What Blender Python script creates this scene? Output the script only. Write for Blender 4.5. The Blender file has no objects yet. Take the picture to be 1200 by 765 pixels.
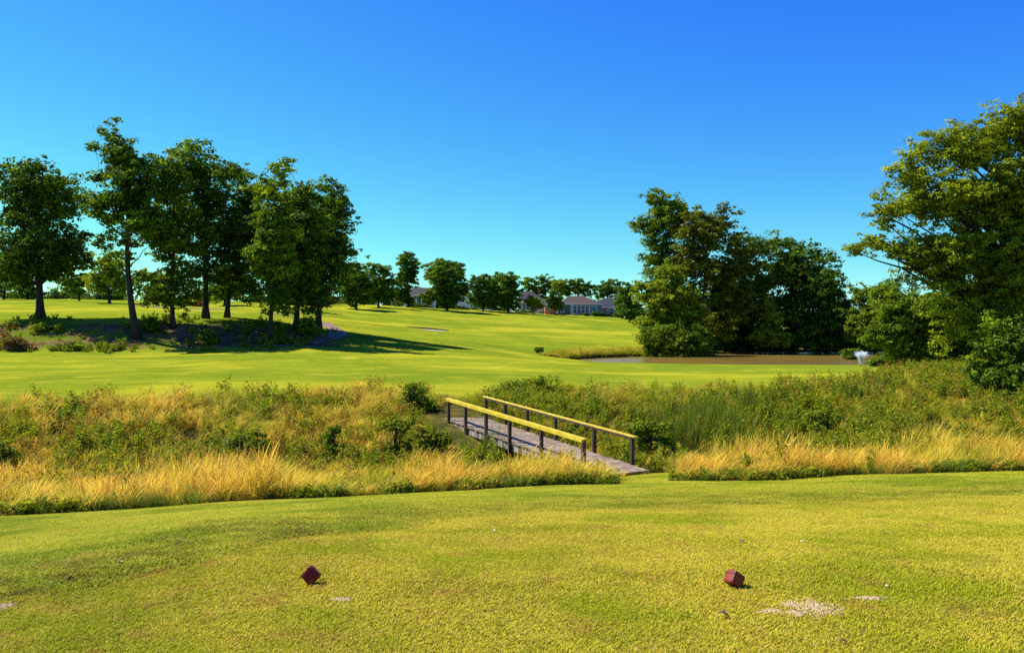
import bpy, math, random
import numpy as np
from mathutils import Vector, Matrix, Euler

random.seed(7)
rng = np.random.default_rng(7)
SC = bpy.context.scene
COL = SC.collection
EYE = 1.5          # camera height; F = focal length in 1200-wide pixels
F = 1000.0
HOR = 388.0
R = math.radians

# ------------------------------------------------------------------ helpers
def tag(o, label=None, cat=None, group=None, kind=None):
    if label: o['label'] = label
    if cat: o['category'] = cat
    if group: o['group'] = group
    if kind: o['kind'] = kind
    return o

def empty(name, loc):
    o = bpy.data.objects.new(name, None); COL.objects.link(o)
    o.location = loc; o.empty_display_size = 0.3
    return o

def mesh_np(name, V, faces, mat, parent=None, loc=None, smooth=False, attrs=None, fattrs=None, link=True, mats=None, midx=None):
    """V (n,3); faces: (m,k) int array or a list of such arrays (tris / quads)."""
    V = np.asarray(V, dtype=np.float32).reshape(-1, 3)
    if isinstance(faces, np.ndarray): faces = [faces]
    faces = [f for f in faces if len(f)]
    me = bpy.data.meshes.new(name)
    me.vertices.add(len(V)); me.vertices.foreach_set('co', V.ravel())
    nl = sum(f.size for f in faces); nf = sum(len(f) for f in faces)
    if nf:
        me.loops.add(nl); me.polygons.add(nf)
        me.loops.foreach_set('vertex_index', np.concatenate([f.ravel() for f in faces]).astype(np.int32))
        tot = np.concatenate([np.full(len(f), f.shape[1]) for f in faces]).astype(np.int32)
        st = np.concatenate([[0], np.cumsum(tot)[:-1]]).astype(np.int32)
        me.polygons.foreach_set('loop_start', st); me.polygons.foreach_set('loop_total', tot)
        me.polygons.foreach_set('use_smooth', np.full(nf, smooth))
        if midx is not None: me.polygons.foreach_set('material_index', np.asarray(midx, dtype=np.int32))
    for k, a in (attrs or {}).items():
        at = me.attributes.new(k, 'FLOAT', 'POINT'); at.data.foreach_set('value', np.asarray(a, dtype=np.float32))
    for k, a in (fattrs or {}).items():
        at = me.attributes.new(k, 'FLOAT', 'FACE'); at.data.foreach_set('value', np.asarray(a, dtype=np.float32))
    me.update(calc_edges=True); me.validate()
    for m in (mats or ([mat] if mat else [])): me.materials.append(m)
    o = bpy.data.objects.new(name, me)
    if link: COL.objects.link(o)
    if parent: o.parent = parent
    if loc is not None: o.location = loc
    return o

class MB:
    """collects boxes and tubes, builds ONE mesh"""
    def __init__(s): s.v = []; s.q = []; s.t = []; s.n = 0
    def add(s, V, Q=None, T=None):
        V = np.asarray(V, float).reshape(-1, 3)
        if Q is not None and len(Q): s.q.append(np.asarray(Q) + s.n)
        if T is not None and len(T): s.t.append(np.asarray(T) + s.n)
        s.v.append(V); s.n += len(V)
    def box(s, c, size, M=None, jit=0):
        x, y, z = [a / 2 for a in size]
        V = np.array([(-x,-y,-z),(x,-y,-z),(x,y,-z),(-x,y,-z),(-x,-y,z),(x,-y,z),(x,y,z),(-x,y,z)])
        if jit: V = V + rng.normal(0, jit, V.shape)
        if M is not None: V = V @ np.array(M.to_3x3()).T
        s.add(V + np.array(c), [(0,3,2,1),(4,5,6,7),(0,1,5,4),(1,2,6,5),(2,3,7,6),(3,0,4,7)])
    def tube(s, P, rad, n=7, cap=True):
        P = np.asarray(P, float); m = len(P)
        rad = np.broadcast_to(np.asarray(rad, float), (m,))
        T = np.gradient(P, axis=0); T /= np.linalg.norm(T, axis=1)[:, None] + 1e-9
        a = np.linspace(0, 2*math.pi, n, endpoint=False); rings = []
        up = np.array([0, 1, 0.0]) if abs(T[0][2]) > .7 else np.array([0, 0, 1.0])
        for i in range(m):
            A = np.cross(T[i], up); A /= np.linalg.norm(A) + 1e-9
            B = np.cross(T[i], A)
            rings.append(P[i] + rad[i] * (np.cos(a)[:, None]*A + np.sin(a)[:, None]*B))
        Q = [(i*n+j, (i+1)*n+j, (i+1)*n+(j+1) % n, i*n+(j+1) % n) for i in range(m-1) for j in range(n)]
        V = np.concatenate(rings); Tt = []
        if cap:
            V = np.concatenate([V, P[:1], P[-1:]]); k = m*n
            Tt = [(k, j, (j+1) % n) for j in range(n)] + [(k+1, (m-1)*n+(j+1) % n, (m-1)*n+j) for j in range(n)]
        s.add(V, Q, Tt)
    def build(s, name, mat, parent=None, smooth=False, **kw):
        f = []
        if s.q: f.append(np.concatenate(s.q))
        if s.t: f.append(np.concatenate(s.t))
        return mesh_np(name, np.concatenate(s.v), f, mat, parent, smooth=smooth, **kw)

# ------------------------------------------------------------------ node helpers
class NT:
    def __init__(s, tree): s.t = tree; s.n = tree.nodes; s.l = tree.links
    def new(s, typ, **kw):
        n = s.n.new(typ)
        for k, v in kw.items():
            if k == 'ins':
                for a, b in v.items():
                    if isinstance(b, bpy.types.NodeSocket): s.l.new(b, n.inputs[a])
                    else: n.inputs[a].default_value = b
            else: setattr(n, k, v)
        return n
    def math(s, op, a, b=None, clamp=False):
        n = s.new('ShaderNodeMath', operation=op, use_clamp=clamp)
        for i, v in enumerate((a, b)):
            if v is None: continue
            if isinstance(v, bpy.types.NodeSocket): s.l.new(v, n.inputs[i])
            else: n.inputs[i].default_value = v
        return n.outputs[0]
    def mix(s, f, a, b, bt='MIX'):
        n = s.new('ShaderNodeMix', data_type='RGBA', blend_type=bt)
        for i, v in ((0, f), (6, a), (7, b)):
            if isinstance(v, bpy.types.NodeSocket): s.l.new(v, n.inputs[i])
            elif i == 0: n.inputs[0].default_value = v
            else: n.inputs[i].default_value = (*v, 1) if len(v) == 3 else v
        return n.outputs[2]
    def noise(s, vec, scale, detail=3, rough=.55, dist=0):
        n = s.new('ShaderNodeTexNoise', ins={'Scale': scale, 'Detail': detail, 'Roughness': rough, 'Distortion': dist})
        if vec is not None: s.l.new(vec, n.inputs['Vector'])
        return n.outputs[0]
    def ramp(s, f, lo, hi):   # smooth map of f from [lo,hi] to [0,1]
        n = s.new('ShaderNodeMapRange', interpolation_type='SMOOTHSTEP', ins={'From Min': lo, 'From Max': hi})
        s.l.new(f, n.inputs['Value']); return n.outputs[0]
    def attr(s, name, typ='GEOMETRY', out=2):
        return s.new('ShaderNodeAttribute', attribute_name=name, attribute_type=typ).outputs[out]
    def pos(s): return s.new('ShaderNodeNewGeometry').outputs['Position']
    def scaled(s, vec, sc):
        n = s.new('ShaderNodeVectorMath', operation='MULTIPLY'); s.l.new(vec, n.inputs[0]); n.inputs[1].default_value = sc
        return n.outputs[0]

def newmat(name):
    m = bpy.data.materials.new(name); m.use_nodes = True
    m.node_tree.nodes.clear(); nt = NT(m.node_tree)
    out = nt.new('ShaderNodeOutputMaterial')
    return m, nt, out

def principled(nt, out, col, rough=.8, bump=None, bstr=.3, bdist=.02, spec=.3, normal=None):
    p = nt.new('ShaderNodeBsdfPrincipled')
    if isinstance(col, bpy.types.NodeSocket): nt.l.new(col, p.inputs['Base Color'])
    else: p.inputs['Base Color'].default_value = (*col, 1)
    if isinstance(rough, bpy.types.NodeSocket): nt.l.new(rough, p.inputs['Roughness'])
    else: p.inputs['Roughness'].default_value = rough
    p.inputs['Specular IOR Level'].default_value = spec
    if bump is not None:
        b = nt.new('ShaderNodeBump', ins={'Strength': bstr, 'Distance': bdist}); nt.l.new(bump, b.inputs['Height'])
        nt.l.new(b.outputs[0], p.inputs['Normal'])
    if out is not None: nt.l.new(p.outputs[0], out.inputs[0])
    return p

def leafmat(name, dark, mid, lite, trans=.32, rough=.45, attrname='rnd', patch=.35):
    m, nt, out = newmat(name)
    r = nt.attr(attrname)
    big = nt.noise(nt.pos(), patch, 2)
    c = nt.mix(nt.ramp(r, 0, .75), dark, mid)
    c = nt.mix(nt.math('MULTIPLY', nt.ramp(r, .42, .92), nt.ramp(big, .34, .56)), c, lite)
    p = principled(nt, None, c, .6, spec=.12)
    t = nt.new('ShaderNodeBsdfTranslucent')
    tc = nt.mix(1, c, (1.15, 1.1, .35), 'MULTIPLY'); nt.l.new(tc, t.inputs[0])
    mx = nt.new('ShaderNodeMixShader'); mx.inputs[0].default_value = trans
    nt.l.new(p.outputs[0], mx.inputs[1]); nt.l.new(t.outputs[0], mx.inputs[2]); nt.l.new(mx.outputs[0], out.inputs[0])
    return m

def plain(name, col, rough=.7, var=.25, scale=3, bump=.2, stretch=(1,1,1), spec=.3):
    m, nt, out = newmat(name)
    tc = nt.new('ShaderNodeTexCoord').outputs['Object']; v = nt.scaled(tc, stretch)
    n = nt.noise(v, scale, 5, .65)
    dk = tuple(c*(1-var) for c in col); lt = tuple(min(1, c*(1+var)) for c in col)
    c = nt.mix(nt.ramp(n, .3, .7), dk, lt)
    principled(nt, out, c, rough, n, bump, .01, spec)
    return m

# ------------------------------------------------------------------ terrain
# per column (in 1200-wide picture columns): (distance, drop below the eye)
near = [(.5, 1.47), (3, 1.52)]
COLS = {
 0:   [(5.1,1.54),(7,1.86),(10,2.43),(15,3.26),(20,4.25),(24,4.35),(29,3.1),(33,2.75),(40,2.75),(55,2.65),(70,2.35),(79,2.2),(83.5,1.9),(88.5,-1.15),(100,-1.6),(130,-3.6),(170,-6.0),(220,-8.2),(280,-9),(400,-7)],
 150: [(5.9,1.6),(8,1.92),(11,2.46),(15.6,3.24),(20,4.2),(24,4.3),(29,3.1),(33,2.75),(40,2.7),(55,2.6),(70,2.25),(79,2.15),(83.5,1.8),(88.5,-1.25),(100,-1.8),(130,-3.5),(170,-5.8),(220,-8.0),(280,-8.8),(400,-7)],
 300: [(6.5,1.62),(9,1.98),(13,2.7),(16.5,3.3),(21,4.2),(25,4.3),(30,3.2),(34,2.75),(40,2.65),(55,2.5),(70,2.1),(80,1.9),(84,1.6),(89,-1.0),(100,-1.9),(130,-3.3),(170,-5.5),(220,-7.6),(280,-8.5),(400,-7)],
 450: [(5.5,1.57),(8,1.84),(12,2.4),(17.2,3.29),(22,4.2),(26,4.3),(31,3.3),(34,2.9),(40,2.65),(55,2.5),(75,2.0),(90,1.1),(110,.2),(130,-.5),(160,-1.9),(200,-4.9),(250,-7.8),(300,-8.6),(400,-7)],
 600: [(5.5,1.57),(8,1.84),(12,2.42),(17.6,3.24),(22,4.1),(27,4.4),(30.5,3.4),(32,3.2),(36,2.8),(40,2.65),(60,2.6),(79,2.6),(95,2.1),(115,1.5),(140,.6),(180,-1.4),(230,-4.6),(260,-6.0),(320,-6.6),(400,-5)],
 750: [(5.5,1.57),(8,1.84),(12,2.42),(18.4,3.27),(22.8,3.75),(26,4.5),(29,4.5),(33,3.4),(37,2.85),(42,2.8),(60,2.9),(79,3.1),(95,3.15),(105,3.1),(112,2.7),(140,1.5),(200,-.8),(260,-3.6),(320,-4.4),(400,-4)],
 900: [(5.5,1.57),(8,1.84),(12,2.38),(18.9,3.31),(24,3.95),(28,4.5),(33,3.5),(37,2.9),(45,2.85),(60,2.95),(79,3.12),(130,3.1),(136,2.9),(150,2),(200,1),(260,-1),(400,-1)],
 1050:[(5.5,1.57),(8,1.84),(12,2.34),(19.2,3.24),(24,3.75),(28,3.8),(33,3.0),(37,2.6),(45,2.5),(60,2.7),(79,3.05),(130,3.1),(136,2.9),(150,2),(200,1),(260,0),(400,0)],
 1200:[(5.5,1.57),(8,1.82),(12,2.28),(19.5,3.2),(24,3.6),(28,3.5),(33,2.7),(38,2.3),(50,2.4),(79,2.9),(130,3.1),(136,2.9),(150,2),(200,1),(260,0),(400,0)],
}
LD = np.linspace(math.log(.5), math.log(4000), 900)
def _smooth(A, sig, axis):
    k = int(sig*3)+1; x = np.arange(-k, k+1); w = np.exp(-.5*(x/sig)**2); w /= w.sum()
    A = np.moveaxis(A, axis, 0); P = np.concatenate([np.repeat(A[:1], k, 0), A, np.repeat(A[-1:], k, 0)])
    O = sum(w[i]*P[i:i+len(A)] for i in range(len(w)))
    return np.moveaxis(O, 0, axis)
_t = []
for px, pts in COLS.items():
    p = near + pts + [(700, 0), (4000, 4)]
    _t.append(np.interp(np.exp(LD), [a for a, b in p], [b for a, b in p]))
_t = np.array(_t)
PXF = np.arange(-150, 1351, 10.0)
TAB = np.array([[0.0]])
TAB = np.stack([np.interp(PXF, list(COLS.keys()), _t[:, i]) for i in range(len(LD))], 1)
TAB = _smooth(_smooth(TAB, 3.2, 1), 4.0, 0)

WATER = 3.25
def at(px, py, D):           # picture column/row at distance D -> world point
    return np.array([(px-600)/F*D, D, EYE-(py-HOR)/F*D])
POND = np.array([((px-600)/F*(WATER*F/(py-HOR)), WATER*F/(py-HOR)) for px, py in
    [(664,421.5),(700,424.3),(740,425.5),(800,426.8),(900,427.8),(1010,428.3),(1045,428),(1055,420),(1050,413),(1000,412.6),(900,412.8),(850,413.2),(815,414.5),(785,416.2),(745,417.6),(700,419.3)]])
def poly_sd(X, Y, P):
    X = np.asarray(X, float); Y = np.asarray(Y, float)
    d = np.full(X.shape, 1e9); ins = np.zeros(X.shape, bool)
    for i in range(len(P)):
        a = P[i]; b = P[(i+1) % len(P)]; e = b-a
        t = np.clip(((X-a[0])*e[0]+(Y-a[1])*e[1])/(e@e), 0, 1)
        d = np.minimum(d, np.hypot(X-a[0]-t*e[0], Y-a[1]-t*e[1]))
        c = ((a[1] > Y) != (b[1] > Y)); xi = a[0]+(Y-a[1])/(b[1]-a[1]+1e-12)*e[0]
        ins ^= (c & (X < xi))
    return np.where(ins, -d, d)
def H(X, Y):
    X = np.asarray(X, float); Y = np.asarray(Y, float)
    D = np.clip(Y, 2.0, 3900); px = np.clip(600+F*X/D, PXF[0], PXF[-1])
    i = (np.log(D)-LD[0])/(LD[1]-LD[0]); j = (px-PXF[0])/10
    i0 = np.clip(i.astype(int), 0, len(LD)-2); j0 = np.clip(j.astype(int), 0, len(PXF)-2)
    fi = np.clip(i-i0, 0, 1); fj = np.clip(j-j0, 0, 1)
    h = (TAB[j0, i0]*(1-fi)*(1-fj)+TAB[j0, i0+1]*fi*(1-fj)+TAB[j0+1, i0]*(1-fi)*fj+TAB[j0+1, i0+1]*fi*fj)
    s = np.clip((D-4)/40, .06, 1)
    roll = np.clip((D-95)/60, 0, 1)*np.clip((330-D)/60, 0, 1)
    h = h + roll*.28*np.sin(X*.09+1.5*np.sin(Y*.045))*np.sin(Y*.11+X*.05)
    h = h + s*.07*(np.sin(X*.31+1.3*np.sin(Y*.13))*np.cos(Y*.23+.7)+.5*np.sin(X*.83+Y*.57)) + .012*np.sin(X*1.7+.8)*np.sin(Y*1.3)
    near_p = (D > 60) & (D < 170)
    if np.any(near_p):
        sd = poly_sd(X, Y, POND)
        inn = WATER+.06+np.clip(-sd*.12, 0, 1.2)
        outm = WATER-.05-np.where(Y < 90, np.clip(sd*.012, 0, .12), np.clip(sd*.10, 0, .6))
        blend = np.clip(1-sd/13, 0, 1); blend = blend*blend*(3-2*blend)
        ho = outm*blend+h*(1-blend)
        h = np.where(sd < 0, np.maximum(h, inn), np.where(near_p, ho, h))
    return h
def gz(x, y): return float(EYE-H(np.array([x]), np.array([y]))[0])
def hit(px, py, lo=3, hi=400):
    D = np.exp(np.linspace(math.log(lo), math.log(hi), 4000)); X = (px-600)/F*D
    r = HOR+F*H(X, D)/D
    k = np.argmax(r <= py) if np.any(r <= py) else np.argmin(r)
    return float(X[k]), float(D[k]), float(EYE-H(X[k:k+1], D[k:k+1])[0])

EDGE_PX = [-600, 0, 300, 600, 760, 900, 1050, 1200, 1800]
EDGE_D  = [14, 15, 16.5, 17.6, 18.5, 18.9, 19.2, 19.5, 20]
TOP_PX  = [-600, 0, 150, 300, 450, 540, 600, 750, 900, 1000, 1060, 1100, 1200, 1800]
TOP_D   = [31, 32.5, 33, 36, 38, 36, 40, 40, 41, 46, 55, 66, 74, 76]
SH_PX   = [-600, 0, 150, 300, 500, 700, 900, 1200, 1800]
SH_D    = [4.6, 5.1, 5.9, 7.4, 9.5, 11.2, 11.8, 12.4, 12.6]
def pxof(X, Y): return 600+F*X/np.clip(Y, 2, None)
def sst(x, a, b): t = np.clip((x-a)/(b-a), 0, 1); return t*t*(3-2*t)
def wob(X, Y, s=1.): return np.sin(X*.9*s+1.1*np.sin(Y*.7*s))+.6*np.sin(X*2.1*s+Y*1.3*s+1)+.4*np.sin(X*4.3*s-Y*2.9*s)

# ------------------------------------------------------------------ ground
def lawn_colour(nt, v):
    """short mown grass in the sun: yellow-green with straw patches"""
    a = nt.noise(v, .16, 3); b = nt.noise(v, .9, 4, .6); c = nt.noise(v, 7, 4, .7); d = nt.noise(v, 45, 3, .7)
    col = nt.mix(nt.ramp(a, .35, .65), (.20, .25, .016), (.275, .30, .018))
    col = nt.mix(nt.math('MULTIPLY', nt.ramp(b, .45, .75), .55), col, (.17, .23, .008))
    col = nt.mix(nt.math('MULTIPLY', nt.ramp(c, .52, .72), .5), col, (.44, .38, .03))
    col = nt.mix(nt.math('MULTIPLY', nt.ramp(d, .3, .52), -.0), col, (.1, .13, .01))
    return col, a, b, c, d

def ground_material():
    m, nt, out = newmat('ground_turf')
    v = nt.pos()
    col, a, b, c, d = lawn_colour(nt, v)
    # mowing passes, slightly wavy
    sep = nt.new('ShaderNodeSeparateXYZ'); nt.l.new(v, sep.inputs[0])
    ph = nt.math('ADD', nt.math('MULTIPLY', sep.outputs[1], .95), nt.math('ADD', nt.math('MULTIPLY', sep.outputs[0], .22), nt.math('MULTIPLY', a, 9)))
    st = nt.math('SINE', ph)
    col = nt.mix(nt.math('MULTIPLY', nt.ramp(st, -.8, .8), .5), col, (.165, .225, .012))
    # long streaks lying across
    sv = nt.scaled(v, (.22, .9, 1)); sn = nt.noise(sv, .8, 7, .75)
    col = nt.mix(nt.math('MULTIPLY', nt.ramp(sn, .46, .66), .75), col, (.105, .15, .008))
    fine = nt.noise(v, 11, 5, .75)
    col = nt.mix(nt.math('MULTIPLY', nt.ramp(fine, .56, .36), .55), col, (.15, .20, .008))
    col = nt.mix(nt.math('MULTIPLY', nt.ramp(nt.noise(nt.scaled(v, (.5, 1, 1)), .075, 5, .6), .42, .58), .75), col, (.13, .185, .012))
    col = nt.mix(nt.math('MULTIPLY', nt.ramp(nt.noise(nt.scaled(v, (.6, 1, 1)), .05, 6, .65, .4), .48, .62), .75), col, (.37, .335, .02))
    col = nt.mix(nt.math('MULTIPLY', nt.ramp(nt.noise(v, .35, 4), .56, .72), .5), col, (.44, .37, .03))
    # under the blades of the tee: thatch
    thatch = nt.mix(nt.ramp(nt.noise(v, 60, 4, .8), .35, .65), (.12, .12, .01), (.42, .36, .04))
    col = nt.mix(nt.attr('tee'), col, thatch)
    soil = nt.mix(nt.ramp(nt.noise(v, 2.2, 5, .7), .4, .65), (.05, .06, .012), (.16, .12, .03))
    col = nt.mix(nt.attr('tall'), col, soil)
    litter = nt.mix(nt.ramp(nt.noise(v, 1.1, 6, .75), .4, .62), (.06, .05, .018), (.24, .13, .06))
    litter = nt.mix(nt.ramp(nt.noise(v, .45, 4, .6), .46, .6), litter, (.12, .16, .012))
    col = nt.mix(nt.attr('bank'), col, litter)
    mud = nt.mix(nt.ramp(fine, .4, .6), (.05, .045, .02), (.10, .08, .03))
    col = nt.mix(nt.attr('mud'), col, mud)
    h = nt.math('ADD', fine, nt.math('MULTIPLY', d, .6))
    principled(nt, out, col, .95, h, .8, .05, .0)
    return m

def make_ground():
    Y = np.concatenate([np.array([-300,-120,-60,-30,-15,-8,-4,-2,-1,0,.8,1.5]), np.exp(np.linspace(math.log(2), math.log(500), 560)), np.exp(np.linspace(math.log(520), math.log(3800), 24))])
    u = np.concatenate([[-9,-5,-3,-2,-1.5,-1.2,-1.0,-.9,-.8], np.arange(-.72, .721, .0065), [.8,.9,1.0,1.2,1.5,2,3,5,9]])
    W = np.where(Y < 8, 8 + np.abs(np.minimum(Y, 0))*.6, Y)
    UU, YY = np.meshgrid(u, Y); XX = UU*W[:, None]
    HH = H(XX.ravel(), YY.ravel()).reshape(XX.shape)
    V = np.stack([XX, YY, EYE-HH], -1).reshape(-1, 3)
    n, m = XX.shape
    idx = np.arange(n*m).reshape(n, m)
    Q = np.stack([idx[:-1, :-1], idx[:-1, 1:], idx[1:, 1:], idx[1:, :-1]], -1).reshape(-1, 4)
    X, Yv = V[:, 0], V[:, 1]; px = pxof(X, Yv)
    e = np.interp(px, EDGE_PX, EDGE_D); t = np.interp(px, TOP_PX, TOP_D)
    w = wob(X, Yv)
    tall = sst(Yv, e-.1, e+.3)*(1-sst(Yv+w*.8, t-1.2, t+.8))
    tall *= 1-sst(px, 700, 716)*(1-sst(px, 780, 800))*(1-sst(Yv, 23.0, 24.0))
    tee = (1-sst(Yv, 17.5, 19.5))
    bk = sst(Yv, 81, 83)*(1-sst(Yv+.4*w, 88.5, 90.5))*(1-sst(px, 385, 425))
    bk = np.maximum(bk, 0)
    sd = poly_sd(X, Yv, POND)
    mud = 1-sst(sd, -.2, 1.2)
    wd = sst(sd, .5, 4)*0
    shade = sst(px, 770, 800)*sst(Yv, 100, 104)*(1-sst(Yv, 175, 190))  # lays the bank soil and litter colour on the ground behind the pond
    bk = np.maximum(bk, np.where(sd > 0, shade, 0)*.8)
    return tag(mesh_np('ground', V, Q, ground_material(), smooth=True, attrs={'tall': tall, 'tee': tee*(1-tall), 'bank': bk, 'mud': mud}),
        'rolling mown golf course turf running from the tee over the creek valley up to the houses', 'ground', kind='structure')

# ------------------------------------------------------------------ leaves
def leaf_quads(C, Nrm, size, asp=.55, bend=.18):
    """rhombic folded leaves at centres C with normals Nrm"""
    n = len(C)
    r = rng.normal(size=(n, 3)); A = np.cross(Nrm, r); A /= np.linalg.norm(A, axis=1)[:, None]+1e-9
    B = np.cross(Nrm, A)
    s = (size*rng.uniform(.6, 1.35, n))[:, None]
    b = Nrm*s*bend
    P0 = C-A*s; P2 = C+A*s-b; P1 = C+B*s*asp-A*s*.1+b; P3 = C-B*s*asp-A*s*.1+b
    V = np.stack([P0, P1, P2, P3], 1).reshape(-1, 3)
    return V, np.arange(4*n).reshape(-1, 4)

def crown_points(blobs, n_clumps, per, clump_r, shell=.45, gap=.0, bough=13, spread=2.1):
    """blobs: (x,y,z,rx,ry,rz). Boughs sit in the blobs, clumps of leaves sit on the boughs.
    returns leaf centres, normals, rnd, clump centres, clump sizes"""
    B = np.array(blobs, float)
    nb = max(3, int(n_clumps/bough))
    vol = (B[:, 3]*B[:, 4]*B[:, 5])**.72
    kb = np.concatenate([np.arange(len(B)), rng.choice(len(B), max(0, nb-len(B)), p=vol/vol.sum())])
    d = rng.normal(size=(len(kb), 3)); d /= np.linalg.norm(d, axis=1)[:, None]
    r = rng.uniform(.02, 1, len(kb))**shell*.90; r[:len(B)] *= .45
    PB = B[kb, :3]+d*B[kb, 3:]*r[:, None]
    bs = np.minimum(clump_r*spread*rng.uniform(.55, 1.35, len(kb)), np.maximum(B[kb, 3:].min(1), clump_r*1.25)); bs[:len(B)] = np.maximum(bs[:len(B)], clump_r*1.2)
    # outward direction of every bough: clumps stretch along it
    cen = B[:, :3].mean(0); out = PB-cen; out[:, 2] *= .35; out /= np.linalg.norm(out, axis=1)[:, None]+1e-6
    w = bs**2; k = rng.choice(len(kb), n_clumps, p=w/w.sum())
    o = rng.normal(size=(n_clumps, 3)); o /= np.linalg.norm(o, axis=1)[:, None]
    off = o*(rng.uniform(0, 1, n_clumps)**.45)[:, None]*bs[k][:, None]*np.array([1, 1, .55])
    off += out[k]*(np.clip(rng.normal(0, .3, n_clumps), -.5, .55)*bs[k])[:, None]
    P = PB[k]+off
    if bough > 5:
        # leave out stray boughs: few clumps, or far from every other clump
        full = np.bincount(k, minlength=len(kb))[k] >= 5
        dm = np.linalg.norm(PB[:, None]-PB[None], axis=2)+np.eye(len(kb))*1e3
        lone = (dm.min(1) > (bs+bs[dm.argmin(1)])*.85)
        ok = (full & ~lone[k]) | (k < len(B)); P, k, off = P[ok], k[ok], off[ok]
    nc = len(P); cs = clump_r*rng.uniform(.35, 1.0, nc)
    cnt = rng.poisson(per*.8*(cs/clump_r)**1.6)+3
    ci = np.repeat(np.arange(nc), cnt); N = len(ci)
    o = rng.normal(size=(N, 3)); o /= np.linalg.norm(o, axis=1)[:, None]
    rr = rng.uniform(0, 1, N)**.6
    C = P[ci]+o*rr[:, None]*np.array([1, 1, .5])*cs[ci][:, None]
    bo = (off/(bs[k][:, None]+1e-6))[ci]
    nr = o*.55+bo*.6+np.array([0, 0, .6])+rng.normal(size=(N, 3))*.5
    nr /= np.linalg.norm(nr, axis=1)[:, None]
    rnd = np.clip(rng.uniform(0, 1, N)*.5+rng.uniform(0, 1, nc)[ci]*.25+rng.uniform(0, 1, len(kb))[k][ci]*.25, 0, 1)
    return C, nr, rnd, P, cs

def px_blobs(bl, D, base, depth=.9):
    out = []
    for b in bl:
        cx, cy, rx, ry = b[:4]; dd = b[4] if len(b) > 4 else 0
        w = at(cx, cy, D); s = D/F
        out.append((w[0]-base[0], dd, w[2]-base[2], rx*s, min(rx, ry*1.1)*s*depth+rx*s*.15, ry*s))
    return out

def tree(name, label, cat, px, D, blobs, mat, n=500, per=48, cr=.9, leaf=.17, group=None, trunk=.25, bark=None, fork=.3,
         lean=0, depth=.9, limbs=34, gap=.12, base_py=None, shell=.38, stems=1, bough=10, spread=1.9):
    global rng
    rng = np.random.default_rng(int(px*13+D*7))
    if trunk: leaf *= 1.12; per = int(per*.9); n = int(n*(1.55 if group == 'tall trees in the row on the left bank' else 1.4))
    X = (px-600)/F*D; z0 = gz(X, D)-.1
    base = np.array([X, D, z0])
    if base_py is not None: pass
    bl = px_blobs(blobs, D, base, depth)
    if not trunk:
        for b in list(bl):
            if b[2]-b[5] > .05*b[5]:
                zt = b[2]; bl.append((b[0]*.95, b[1]*.95, zt*.5, b[3]*.92, b[4]*.92, zt*.5+.05))
        n = int(n*1.25)
    C, N, rnd, P, cs = crown_points(bl, n, per, cr, shell, gap, bough, spread)
    ok = C[:, 2] > .15
    C, N, rnd = C[ok], N[ok], rnd[ok]
    root = empty(name, base); tag(root, label, cat, group)
    V, Q = leaf_quads(C, N, leaf)
    mesh_np('crown' if trunk else 'foliage', V, Q, mat, root, fattrs={'rnd': rnd})
    # trunk and limbs
    top = P[:, 2].max()*.86; cxy = P[P[:, 2] > np.quantile(P[:, 2], .75)][:, :2].mean(0)
    mb = MB(); t = np.linspace(0, 1, 14)
    tr = trunk if trunk else .02
    wobx = .012*top*np.sin(t*5+px)+lean*t*(1-t)*1.5; woby = .012*top*np.cos(t*4+px*1.7)
    tp = np.stack([cxy[0]*t**1.3+wobx, cxy[1]*t**1.3+woby, t*top], 1)
    rad = tr*(1-.9*t**.9)+.02
    rad[0] *= 1.5; rad[1] *= 1.08
    mb.tube(tp, rad, 9)
    sel = rng.choice(len(P), min(limbs, len(P)), replace=False)
    sel = np.concatenate([sel, [np.argmin(np.linalg.norm(P-np.array(b[:3]), axis=1)) for b in bl]]).astype(int) if trunk else sel
    for i in sel:
        e = P[i]; hstart = np.clip(e[2]-np.hypot(e[0]-cxy[0]*.6, e[1])*rng.uniform(.5, 1.0)-.5, top*fork*.8, top*.95)
        f = hstart/top; s0 = np.array([np.interp(f, t, tp[:, 0]), np.interp(f, t, tp[:, 1]), hstart])
        L = np.linalg.norm(e-s0); q = np.linspace(0, 1, 7)[:, None]
        c = s0*(1-q)+e*q+np.array([0, 0, 1])*(q*(1-q))*L*rng.uniform(.1, .35)+rng.normal(0, L*.02, (7, 3))*(q*(1-q)*4)
        r0 = min(np.interp(f, t, rad)*.6, .015+L*.013)
        mb.tube(c, r0*(1-.85*q[:, 0]), 5, cap=False)
        for _ in range(3):   # twigs
            a = c[rng.integers(3, 7)]; b2 = P[rng.integers(len(P))]
            if np.linalg.norm(b2-a) < 3.5: mb.tube(np.array([a, (a+b2)/2+rng.normal(0, .1, 3), b2]), [r0*.35, r0*.25, .01], 4, cap=False)
    mb.build('trunk' if trunk else 'stem', bark or M['bark'], root, smooth=True)
    return root

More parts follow.
